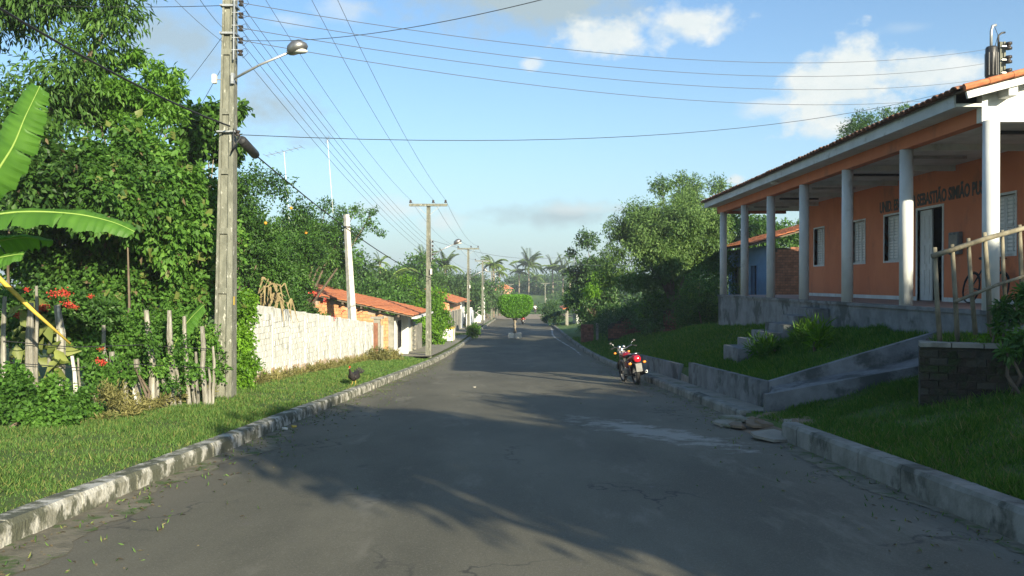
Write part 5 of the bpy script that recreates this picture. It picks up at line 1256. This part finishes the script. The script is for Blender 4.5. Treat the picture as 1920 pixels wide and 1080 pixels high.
# ---- far woodland, palms
bl = []; rd = random.Random(21)
for i in range(150):
    Y = rd.uniform(215,330); px = rd.uniform(560,1420); x = (px-974)*Y/1600
    if -6 < x < 3 and Y < 225: continue
    g = GZ(x,Y); h = rd.uniform(1.5,3.2)+(1.5 if Y > 260 else 0)
    bl.append((x,Y,g+h*.5,rd.uniform(3,6),3,h*.62))
for i in range(60):
    Y = rd.uniform(100,200); x = -10-rd.random()*45-(Y-100)*.05; h = rd.uniform(3.5,7.5); bl.append((x,Y,GZ(x,Y)+h*.5,rd.uniform(2.5,4.5),3,h*.6))
for i in range(40):
    Y = rd.uniform(110,200); x = 12+rd.random()*45; h = rd.uniform(3,6.5); bl.append((x,Y,GZ(x,Y)+h*.5,rd.uniform(2.5,4.5),3,h*.6))
for i in range(34):
    Y = rd.uniform(60,100); x = -16-rd.random()*22; h = rd.uniform(4,7); bl.append((x,Y,GZ(x,Y)+h*.5,rd.uniform(2,3.6),2.4,h*.6))
o = foliage('woodland', bl, 150000, .8, .42, LF['far'], None, .1, .3, kind='stuff'); tag(o, 'hazy green woodland along the horizon', 'woodland')
bl = []
for i in range(70):
    Y = rd.uniform(160,214); x = rd.choice((-1,1))*rd.uniform(4,38)+(-1); h = rd.uniform(.3,1.0); bl.append((x,Y,GZ(x,Y)+h*.3,rd.uniform(1,2.6),1.6,h))
tag(foliage('scrub', bl, 24000, .45, .2, LF['mid'], None, -.1, .5, kind='stuff'), 'low scrub covering the far green slope', 'scrub')
def palm(px, pt, pbm, Y, label, fr=16, fl=2.6, upright=1.0, seed=1):
    t = P(px, pt, Y); x = t.x; g = GZ(x, Y); zc = t.z-fl*.42; r_ = wempty('palm_tree', (x,Y,g), label, 'palm')
    MB().tube([(x,Y,g-.3),(x+.1,Y,(g+zc)/2),(x,Y,zc)], [.24,.18,.17], 8).build('trunk', G['bark_pale'], r_, True)
    rd = random.Random(seed); pos = []; ax = []; nr = []; Ls = []
    for k in range(fr):
        az = k*2.399; e = (.25+1.1*((k%5)/4))*upright*rd.uniform(.85,1.15); e = min(e, 1.45); L_ = fl*rd.uniform(.85,1.1)
        d = Vector((math.cos(az)*math.cos(e), math.sin(az)*math.cos(e), math.sin(e))); p = Vector((x,Y,zc)); pts = [p.copy()]; m_ = 9
        for j in range(m_):
            p = p+d*(L_/m_); d.z -= .17; d.normalize(); pts.append(p.copy())
            if j > 0:
                s = d.cross(Vector((0,0,1))).normalized()
                for q in range(3):
                    for sg in (-1,1):
                        pos.append(pts[-2].lerp(p, q/3)); ax.append(s*sg+d*.7-Vector((0,0,.35))); nr.append(Vector((0,0,1))+s*sg*.3); Ls.append(L_*.30*(1-.45*j/m_))
        MB().tube(pts, [.03*(1-i/(m_+1))+.006 for i in range(m_+1)], 4).build('frond_rib', G['midrib'], r_)
    Ls = np.array(Ls); leaf_obj('fronds', np.array(pos), np.array(ax), np.array(nr), Ls, Ls*.16+.04, LF['palm'], r_)
for a in [(793,475,0,120,'palm with a spiky crown left of the second pole',16,2.6,1.1,1),(835,484,0,112,'palm just right of the second pole lamp',16,2.6,1.1,2),(712,482,0,125,'small distant palm tip above the trees left of the second pole',10,1.8,1.1,12),
          (925,484,0,138,'feathery palm right of the fourth pole',18,2.6,.8,3),(936,500,0,150,'lower palm partly behind the fifth pole',12,2.2,.7,4),(973,500,0,218,'shorter palm left of the tall central one on the hill',14,3.4,.9,5),(991,483,0,215,'tall central palm on the hill right of the topiary',20,5.0,1.1,6),
          (1036,492,0,210,'palm with upright fronds right of the road end',14,4.2,1.2,7),(1055,492,0,205,'palm beside the dark right hand tree',14,4.0,1.2,8),(1068,500,0,200,'palm half hidden behind the dark right hand tree',14,3.6,1.1,9),(1005,512,0,230,'low palm right of the central palm',12,3.0,.8,10),(733,498,0,75,'young palm with drooping fronds behind the brick house',10,2.4,.7,11)]:
    palm(*a)
# ---- clipped tree on the road island
tp = wempty('topiary_tree', (-.35,66,RZ(66)), 'round clipped green tree on a small concrete base in the middle of the road', 'topiary')
g = RZ(66)
MB().box(-.86,-.37,65.5,66.5,g-.1,g+.38,taper=.97).build('planter_block', G['white_pole'], tp, bev=.02); MB().box(-.34,.16,65.5,66.5,g-.1,g+.38,taper=.97).build('planter_block', G['white_pole'], tp, bev=.02)
for k, (dx,dy) in enumerate(((-.1,0),(.12,.05),(0,-.1),(.02,.12))):
    MB().tube([(-.35+dx,66+dy,g+.3),(-.35-dx*.6,66+dy,g+.9),(-.35+dx*2.6,66+dy*1.5,g+1.9)], [.075,.06,.05], 7).build('trunk', G['bark_pale'], tp, True)
n = 26000; d = unit(RNG.normal(size=(n,3))); sg = np.abs(d)**4.5; s_ = 1/np.maximum((sg.sum(1))**(1/4.5), 1e-6); r_ = RNG.uniform(.90,1.03,n)
pos = d*(s_*r_)[:,None]*np.array([1.28,1.28,.82]); tz = np.clip((-pos[:,2]+.2)/.9, 0, 1); pos[:,:2] *= (1-.28*tz**1.5)[:,None]; pos += np.array([-.32,66,g+2.45])
leaf_obj('crown', pos, d+RNG.normal(size=(n,3))*.7, d+RNG.normal(size=(n,3))*.6, .11, .075, LF['topiary'], tp)
MB().ell((-.32,66,g+2.45),(.85,.85,.5)).build('inner_twigs', G['bark'], tp, True)
tree('roadside_bush_tree', 'dark rounded tree crown peeking above the clipped topiary', 'tree', (-.2,190,RZ(190)), (-.9,190,RZ(190)+1.0), (2.0,1.6,1.0), 8, .9, 2500, .4, .2, 'dark', 90, .1, droop=.1, maxn=3)

# ---- grass
def grass(name, label, area, n, h, mat, w=.006, lean=.5):
    x0, x1, y0, y1 = area; x = RNG.uniform(x0, x1, n*2); y = y0+(y1-y0)*RNG.random(n*2)**1.35
    cl = np.sin(x*3.1+np.sin(y*1.7)*2)*np.sin(y*2.3+np.sin(x*2.1)*1.5)*.5+.5; patch = np.sin(x*1.3+y*.8)*np.sin(y*.9-x*.6+1)*.5+.5; keep = RNG.random(n*2) < (.30+.7*cl)*(.45+.55*patch); x = x[keep][:n]; y = y[keep][:n]; cl = cl[keep][:n]
    z = np.array([GZ(a, b) for a, b in zip(x, y)]); m_ = len(x)
    ok = z > -90; far = np.clip(y/14, 1, 3)
    hh = h*RNG.uniform(.35,1.3,m_)*(.55+.7*cl); a = RNG.normal(size=(m_,3))*lean; a[:,2] = 1
    return leaf_obj(name, np.stack([x,y,z-.01],1), a, RNG.normal(size=(m_,3))+np.array([0,0,.1]), hh, w*far*RNG.uniform(.8,1.6,m_), LF[mat], None, fold=.1, kind='stuff'), tag
def G_(name, label, *a, **k): tag(grass(name, label, *a, **k)[0], label, 'grass')
G_('verge_grass', 'short sunlit grass of the left verge', (-7.2,-3.80,3.2,13), 78000, .075, 'grass', w=.007)
G_('verge_grass', 'farther grass of the left verge in front of the white wall', (-5.9,-3.82,12.5,36.4), 42000, .075, 'grass', w=.008)
G_('bank_grass', 'shaded grass bank at the lower right', (3.78,7.6,4.5,13.88), 62000, .11, 'grass_r', w=.008)
G_('bank_grass', 'grass strip along the foot of the near ramp wall', (3.95,7.2,12.6,13.86), 9000, .12, 'grass_r', w=.008)
G_('bank_grass', 'grass slope between the low retaining wall and the school plinth', (4.36,7.27,15.03,31), 44000, .15, 'grass_r', w=.010)
G_('bank_grass', 'shaded grass slope beyond the parked motorcycle', (3.82,7.5,30,62), 30000, .16, 'grass_r', w=.013)
G_('verge_grass', 'grass patch by the third pole', (-5.3,-3.9,58,68), 3500, .12, 'grass', w=.012)
n = 2600; y = RNG.uniform(4,30,n); x = -3.58+RNG.random(n)**1.5*.3; k = np.sin(y*2.1)+np.sin(y*5.3+1) > .3; x, y = x[k], y[k]
G_('verge_grass', 'dry straw coloured blades scattered in the left verge', (-6.4,-3.74,3.2,24), 9000, .085, 'drygrass', w=.006, lean=.9)
G_('bank_grass', 'pale stems scattered over the shaded right bank', (3.80,7.0,4.5,13.6), 3500, .14, 'drygrass', w=.006, lean=.8)
n = 1500; y = 3.5+RNG.random(n)**1.4*36; sd_ = np.where(RNG.random(n) < .62, -1, 1); x = sd_*(3.52-RNG.exponential(.35,n).clip(0,2.8))
tag(leaf_obj('fallen_leaves', np.stack([x,y,np.array([RZ(q)+.012 for q in y])],1), RNG.normal(size=(n,3))*np.array([1,1,.08]), RNG.normal(size=(n,3))*.2+np.array([0,0,1]), RNG.uniform(.02,.06,n), RNG.uniform(.01,.03,n), LF['litterleaf'], None, kind='stuff'), 'small dry fallen leaves along both gutters', 'leaves')
tag(leaf_obj('gutter_weeds', np.stack([x,y,np.array([RZ(q) for q in y])],1), RNG.normal(size=(len(x),3))*.8+np.array([0,0,.7]), RNG.normal(size=(len(x),3)), .05, .012, LF['grass'], None, kind='stuff'), 'sparse weeds in the left gutter', 'weeds')
shrub('tall_weeds', 'pale green weed tuft before the veranda plinth', [(6.0,17.2,GZ(6.0,17.2)+.25,.16,.2,.25)], 260, .3, .03, 'ivy', 'weeds', -.8, 1, .7, 31)
shrub('tall_weeds', 'taller grass tuft on the slope near the cement stairs', [(5.5,19,GZ(5.5,19)+.2,.35,.4,.25),(6.2,18.5,GZ(6.2,18.5)+.2,.3,.4,.25)], 1500, .2, .03, 'grass_r', 'weeds', -.6, 1, .7, 32)
#MARK4
# ------------------------------------------------------------------ motorcycle (built along +Y, front away from the camera)
def wheel(parent, y, r, w, name='wheel'):
    t = MB().torus((0,y,r), r-w*.5, w*.5, 'X', 32, 8, 1.05).build(name, G['black'], parent, True)
    MB().torus((0,y,r), r-w*1.05, .012, 'X', 32, 6, 2.2).build('rim', G['silver'], t, True)
    s = MB()
    for k in range(18):
        a = k*math.pi/9; s.tube([(.02*(-1)**k,y+.04*math.cos(a+.4),r+.04*math.sin(a+.4)),(0,y+(r-w*1.05)*math.cos(a),r+(r-w*1.05)*math.sin(a))], .003, 4)
    s.build('spokes', G['silver'], t); MB().tube([(-.06,y,r),(.06,y,r)], .045, 12).build('hub', G['darkmetal'], t, True)
def make_bike():
    r = empty('motorcycle', (0,0,0))
    wheel(r, .32, .30, .11); wheel(r, 1.58, .30, .085)
    # frame and engine
    f = MB(); f.tube([(0,.75,.42),(0,.8,.75),(0,1.25,.86),(0,1.3,.7),(0,1.1,.3),(0,.7,.28)], .02, 6); f.tube([(.05,.75,.45),(.06,.4,.72),(.05,.1,.76)], .014, 6); f.tube([(-.05,.75,.45),(-.06,.4,.72),(-.05,.1,.76)], .014, 6); f.build('frame', G['darkmetal'], r, True)
    MB().box(-.13,.13,.68,1.05,.24,.46).build('engine', G['silver'], r, bev=.03)
    c = MB()
    for k in range(6): c.box(-.09,.09,.9+.012*k,1.06+.012*k,.46+k*.03,.475+k*.03)
    c.build('cylinder_fins', G['silver'], r)
    for s in (-1,1): MB().tube([(s*.09,.32,.30),(s*.09,.8,.34)], .018, 6).build('swingarm', G['darkmetal'], r, True)
    for s in (-1,1):
        b = MB().tube([(s*.11,.36,.34),(s*.11,.46,.66)], .012, 6); b.build('shock_absorber', G['chrome'], r, True)
        sp = MB(); 
        for k in range(7): sp.torus((s*.11,.385+.012*k,.42+k*.034), .026, .005, 'Z', 10, 4)
        sp.build('shock_spring', G['red'], r)
    for s in (-1,1): MB().tube([(s*.07,1.58,.30),(s*.07,1.40,.72),(s*.07,1.33,.92)], [.022,.022,.018], 8).build('fork_leg', G['silver'], r, True)
    # fenders
    b = MB(); 
    for k in range(9):
        a = R(35+k*17); 
        for x in (-.06,0,.06): b.v.append((x, 1.58-.34*math.cos(a)*1.0, .30+.345*math.sin(a)+(0 if x else .015)))
    for k in range(8):
        for i in range(2): b.f.append((k*3+i,k*3+i+1,k*3+i+4,k*3+i+3))
    b.build('front_mudguard', G['darkmetal'], r, True)
    b = MB(); pts = [(.78,.62,.07),(.45,.70,.075),(.2,.74,.085),(.02,.66,.08),(-.06,.5,.075),(-.09,.40,.07)]
    for (y,z,w) in pts:
        for x in (-w,0,w): b.v.append((x,y,z+(0 if x else .02)))
    for k in range(5):
        for i in range(2): b.f.append((k*3+i,k*3+i+1,k*3+i+4,k*3+i+3))
    b.build('rear_mudguard', G['black'], r, True)
    b = MB().box(-.085,.085,-.135,-.12,.40,.62); b.build('number_plate', G['plate'], r, bev=.005)
    # tank, seat, tail
    def loft(name, secs, mat, n=12):
        b = MB()
        for (y,z,w,h) in secs:
            for k in range(n):
                a = 2*math.pi*k/n; b.v.append((w*math.copysign(abs(math.cos(a))**.75, math.cos(a)), y, z+h*math.copysign(abs(math.sin(a))**.8, math.sin(a))))
        for j in range(len(secs)-1):
            for k in range(n): b.f.append((j*n+k, j*n+(k+1)%n, (j+1)*n+(k+1)%n, (j+1)*n+k))
        b.f.append(tuple(range(n))[::-1]); b.f.append(tuple((len(secs)-1)*n+k for k in range(n)))
        return b.build(name, mat, r, True)
    loft('fuel_tank', [(.82,.78,.07,.05),(.90,.80,.12,.07),(1.05,.82,.13,.08),(1.2,.82,.12,.08),(1.3,.82,.07,.06)], G['red'])
    loft('seat', [(.12,.84,.09,.035),(.25,.83,.125,.045),(.55,.80,.13,.045),(.72,.77,.115,.045),(.88,.79,.08,.035)], G['black'])
    loft('tail_cowl', [(-.03,.76,.08,.05),(.05,.77,.12,.08),(.2,.76,.135,.075),(.5,.70,.13,.06),(.68,.66,.10,.05)], G['red'])
    for s in (-1,1): MB().box(s*.11-.02,s*.11+.02,.5,.82,.48,.66).build('side_cover', G['red'], r, bev=.02)
    loft('tail_light', [(-.11,.73,.06,.05),(-.085,.735,.095,.085),(-.02,.75,.10,.085)], G['redlens'])
    MB().tube([(-.11,.35,.86),(-.12,.08,.87),(0,-.02,.88),(.12,.08,.87),(.11,.35,.86)], .012, 8).build('grab_rail', G['chrome'], r, True)
    for s in (-1,1):
        MB().tube([(s*.06,.02,.64),(s*.17,.0,.63)], .009, 6).build('indicator_stalk', G['darkmetal'], r); MB().ell((s*.20,-.01,.63),(.05,.035,.035)).build('indicator', G['amber'], r, True)
        MB().tube([(s*.08,1.36,.88),(s*.17,1.38,.87)], .008, 6).build('indicator_stalk', G['darkmetal'], r); MB().ell((s*.20,1.38,.87),(.04,.03,.03)).build('indicator', G['amber'], r, True)
    # bars, clocks, headlight, mirrors
    MB().tube([(-.36,1.10,1.02),(-.22,1.17,1.05),(-.1,1.26,.98),(.1,1.26,.98),(.22,1.17,1.05),(.36,1.10,1.02)], .012, 8).build('handlebar', G['chrome'], r, True)
    for s in (-1,1):
        MB().tube([(s*.26,1.15,1.04),(s*.38,1.09,1.015)], .018, 8).build('grip', G['black'], r, True)
        MB().tube([(s*.24,1.17,1.05),(s*.27,1.2,1.12),(s*.31,1.18,1.16)], .007, 6).build('mirror_stem', G['chrome'], r, True)
        MB().ell((s*.34,1.17,1.17),(.05,.015,.035)).build('mirror', G['darkmetal'], r, True)
        MB().tube([(s*.065,1.30,1.0),(s*.065,1.34,1.045)], [.045,.045], 14).build('gauge', G['chrome'], r, True)
    loft('headlight', [(1.34,.92,.05,.05),(1.40,.92,.09,.09),(1.48,.92,.095,.095),(1.50,.92,.06,.06)], G['chrome'])
    # exhaust on the right
    MB().tube([(.10,1.05,.42),(.12,1.1,.28),(.13,.8,.22),(.15,.45,.30)], .022, 8).build('exhaust_pipe', G['chrome'], r, True)
    e = MB().tube([(.15,.55,.27),(.16,.42,.29),(.185,.0,.36),(.19,-.10,.375)], [.03,.055,.06,.05], 14).build('muffler', G['darkmetal'], r, True)
    MB().torus((.19,-.105,.376), .034, .010, 'Y', 16, 6).build('muffler_tip', G['chrome'], e, True)
    for s in (-1,1): MB().tube([(s*.1,.72,.3),(s*.22,.70,.3)], .012, 6).build('foot_peg', G['black'], r)
    MB().tube([(-.09,.8,.27),(-.24,.72,.01)], .012, 6).build('side_stand', G['darkmetal'], r)
    MB().box(-.105,-.08,.3,.85,.27,.38).build('chain_guard', G['darkmetal'], r, bev=.01)
    return r
bk0 = make_bike(); tag(bk0, 'parked red motorcycle with orange indicators leaning on its stand by the right kerb', 'motorcycle')
zb = RZ(23.3); bk0.location = (3.22, 22.7, zb); bk0.rotation_euler = (R(-3), R(-8), R(9))
def body_mesh(joints, label, loc, yaw, shirt, trousers):
    import bmesh
    names = list(joints); edges = [('pelvis','belly'),('belly','chest'),('chest','neck'),('neck','head'),('head','crown'),('chest','sh_l'),('sh_l','el_l'),('el_l','ha_l'),('chest','sh_r'),('sh_r','el_r'),('el_r','ha_r'),('pelvis','hip_l'),('hip_l','kn_l'),('kn_l','an_l'),('an_l','toe_l'),('pelvis','hip_r'),('hip_r','kn_r'),('kn_r','an_r'),('an_r','toe_r')]
    bm = bmesh.new(); sl = bm.verts.layers.skin.verify(); vs = []
    for n in names:
        v = bm.verts.new(joints[n][:3]); v[sl].radius = (joints[n][3], joints[n][3]*.85); v[sl].use_root = (n == 'pelvis'); vs.append(v)
    for a, b in edges: bm.edges.new((vs[names.index(a)], vs[names.index(b)]))
    me = bpy.data.meshes.new('body_skeleton'); bm.to_mesh(me); bm.free()
    t = bpy.data.objects.new('tmp', me); COL.objects.link(t); t.modifiers.new('s','SKIN'); ss = t.modifiers.new('d','SUBSURF'); ss.levels = 2; ss.render_levels = 2
    dg = bpy.context.evaluated_depsgraph_get(); dg.update(); m2 = bpy.data.meshes.new_from_object(t.evaluated_get(dg)); bpy.data.objects.remove(t)
    m2.materials.clear(); [m2.materials.append(G[k]) for k in ('skin', shirt, trousers)]
    zp = joints['pelvis'][2]; zn = joints['neck'][2]
    for p in m2.polygons:
        c = p.center; near = min(names, key=lambda n: (Vector(joints[n][:3])-c).length)
        p.material_index = 0 if near in ('head','crown','ha_l','ha_r','neck') else (2 if near[:3] in ('hip','kn_','an_','toe') or near == 'pelvis' else 1); p.use_smooth = True
    root = empty('person', loc, yaw, label, 'person'); link('body', m2, root)
    h = joints['head']; MB().ell((h[0],h[1]-.01,h[2]+.07),(h[3]*1.12,h[3]*1.2,h[3]*1.15)).build('hair', G['black'], root, True)
    for s in (-1,1): MB().ell((h[0]+s*h[3]*1.0,h[1],h[2]+.01),(.02,.03,.04)).build('ear', G['skin'], root, True)
    MB().ell((h[0],h[1]+h[3]*.95,h[2]+.0),(.02,.03,.035)).build('nose', G['skin'], root, True)
    return root
RIDE = dict(pelvis=(0,.45,.93,.15),belly=(0,.50,1.08,.14),chest=(0,.58,1.30,.16),neck=(0,.64,1.46,.06),head=(0,.68,1.58,.09),crown=(0,.68,1.68,.07),sh_l=(-.19,.60,1.38,.065),el_l=(-.30,.82,1.18,.045),ha_l=(-.34,1.08,1.04,.035),sh_r=(.19,.60,1.38,.065),el_r=(.30,.82,1.18,.045),ha_r=(.34,1.08,1.04,.035),
            hip_l=(-.12,.50,.88,.09),kn_l=(-.20,.92,.72,.065),an_l=(-.19,.72,.34,.045),toe_l=(-.19,.90,.30,.035),hip_r=(.12,.50,.88,.09),kn_r=(.20,.92,.72,.065),an_r=(.19,.72,.34,.045),toe_r=(.19,.90,.30,.035))
for (x, y, yaw, lab, lab2) in ((.45,99,R(4),'distant motorcycle under the rider in white, just right of the topiary trunk','person in a white shirt riding the motorcycle right of the topiary'),
                        (2.9,160.5,R(184),'tiny motorcycle far off at the foot of the dirt path','person in white riding far off at the foot of the dirt path')):
    m_ = copy_tree(bk0); m_['label'] = lab; m_.location = (x,y,RZ(y)+.01); m_.rotation_euler = (0,0,yaw)
    if y > 150: m_.location.z = RZ(y)+.05
    body_mesh(RIDE, lab2, m_.location, yaw, 'cloth_white', 'cloth_dark')
# ------------------------------------------------------------------ bicycle on the veranda
def bicycle():
    r = empty('bicycle', (9.5,17.6,FZ), 0, 'dark bicycle leaning against the orange veranda wall behind the stick fence', 'bicycle')
    def wh(y):
        t = MB().torus((0,y,.33), .315, .018, 'X', 32, 6).build('wheel', G['black'], r, True); s = MB()
        for k in range(16): a = k*math.pi/8; s.tube([(0,y,.33),(0,y+.3*math.cos(a),.33+.3*math.sin(a))], .002, 3)
        s.build('spokes', G['steel'], t)
    wh(-.52); wh(.54)
    b = MB()
    for p, q in (((0,-.34,.83),(0,.16,.83)),((0,-.38,.72),(0,.08,.28)),((0,.20,.92),(0,.08,.28)),((0,.08,.28),(0,.54,.33)),((0,.18,.80),(0,.54,.33)),((0,-.35,.9),(0,-.40,.66)),((0,-.40,.66),(0,-.52,.33))): b.tube([p,q], .017, 6)
    b.build('frame', G['darkmetal'], r, True)
    MB().tube([(-.28,-.22,.98),(-.2,-.34,.97),(0,-.36,.95),(.2,-.34,.97),(.28,-.22,.98)], .012, 6).build('handlebar', G['darkmetal'], r, True)
    MB().box(-.07,.07,.12,.36,.93,.98).build('saddle', G['black'], r, bev=.02)
    MB().torus((.04,.08,.28), .09, .008, 'X', 20, 4).build('chainring', G['steel'], r)
    MB().tube([(.06,.08,.28),(.06,.02,.12)], .01, 5).build('crank', G['steel'], r); MB().box(.05,.15,-.02,.06,.10,.12).build('pedal', G['black'], r)
    for (a, y) in ((1,-.52),(2,.54)):
        m_ = MB().tube([(0,y+.345*math.cos(t),.33+.345*math.sin(t)) for t in [R(20+12*k) for k in range(12)]], .012, 5).build('mudguard', G['darkmetal'], r)
    r.rotation_euler = (0, R(10), 0)
bicycle()
# ------------------------------------------------------------------ hen
def hen():
    c = P(664,718,20.3); z = GZ(c.x, 20.3)+.02; r = empty('hen', (c.x,20.3,z), R(-20), 'black hen pecking about on the left verge by the kerb', 'hen')
    b = MB(); secs = [(.20,.30,.02,.02),(.15,.27,.05,.07),(.06,.22,.085,.10),(-.04,.20,.10,.11),(-.12,.22,.085,.095),(-.17,.27,.055,.07),(-.20,.33,.035,.045),(-.215,.39,.03,.035),(-.235,.42,.02,.02)]
    n = 10
    for (y,zz,w,h) in secs:
        for k in range(n): a = 2*math.pi*k/n; b.v.append((w*math.cos(a), y, zz+h*math.sin(a)))
    for j in range(len(secs)-1):
        for k in range(n): b.f.append((j*n+k,j*n+(k+1)%n,(j+1)*n+(k+1)%n,(j+1)*n+k))
    b.f += [tuple(range(n)), tuple((len(secs)-1)*n+k for k in range(n))]
    b.build('body', G['feather'], r, True)
    t = MB()
    for k in range(6): a = (k-2.5)*.1; t.add([(a*.3,.12,.26),(a*.5+.02,.14,.28),(a*.5+.015,.24,.40-abs(a)*.3),(a*.5-.015,.22,.42-abs(a)*.3)], [(0,1,2,3)])
    t.build('tail', G['feather'], r)
    for s in (-1,1):
        MB().ell((s*.09,-.02,.21),(.025,.12,.07)).build('wing', G['feather'], r, True)
        MB().tube([(s*.04,-.02,.12),(s*.045,-.03,.02),(s*.045,-.08,.005)], .008, 5).build('leg', G['beak'], r)
    MB().box(-.006,.006,-.24,-.19,.43,.47).build('comb', G['comb'], r); MB().tube([(0,-.24,.42),(0,-.28,.41)], [.012,.002], 6).build('beak', G['beak'], r)
hen()
# ------------------------------------------------------------------ evening haze
hz = bpy.data.materials.new('haze'); nt, N, L, out = nodes(hz)
v = N.new('ShaderNodeVolumePrincipled'); v.inputs['Color'].default_value = (.86,.93,1,1); v.inputs['Density'].default_value = .0009; v.inputs['Anisotropy'].default_value = .2
L.new(v.outputs[0], out.inputs['Volume'])
o = MB().box(-950,950,-100,960,-8,26).build('haze', hz); tag(o, kind='stuff')
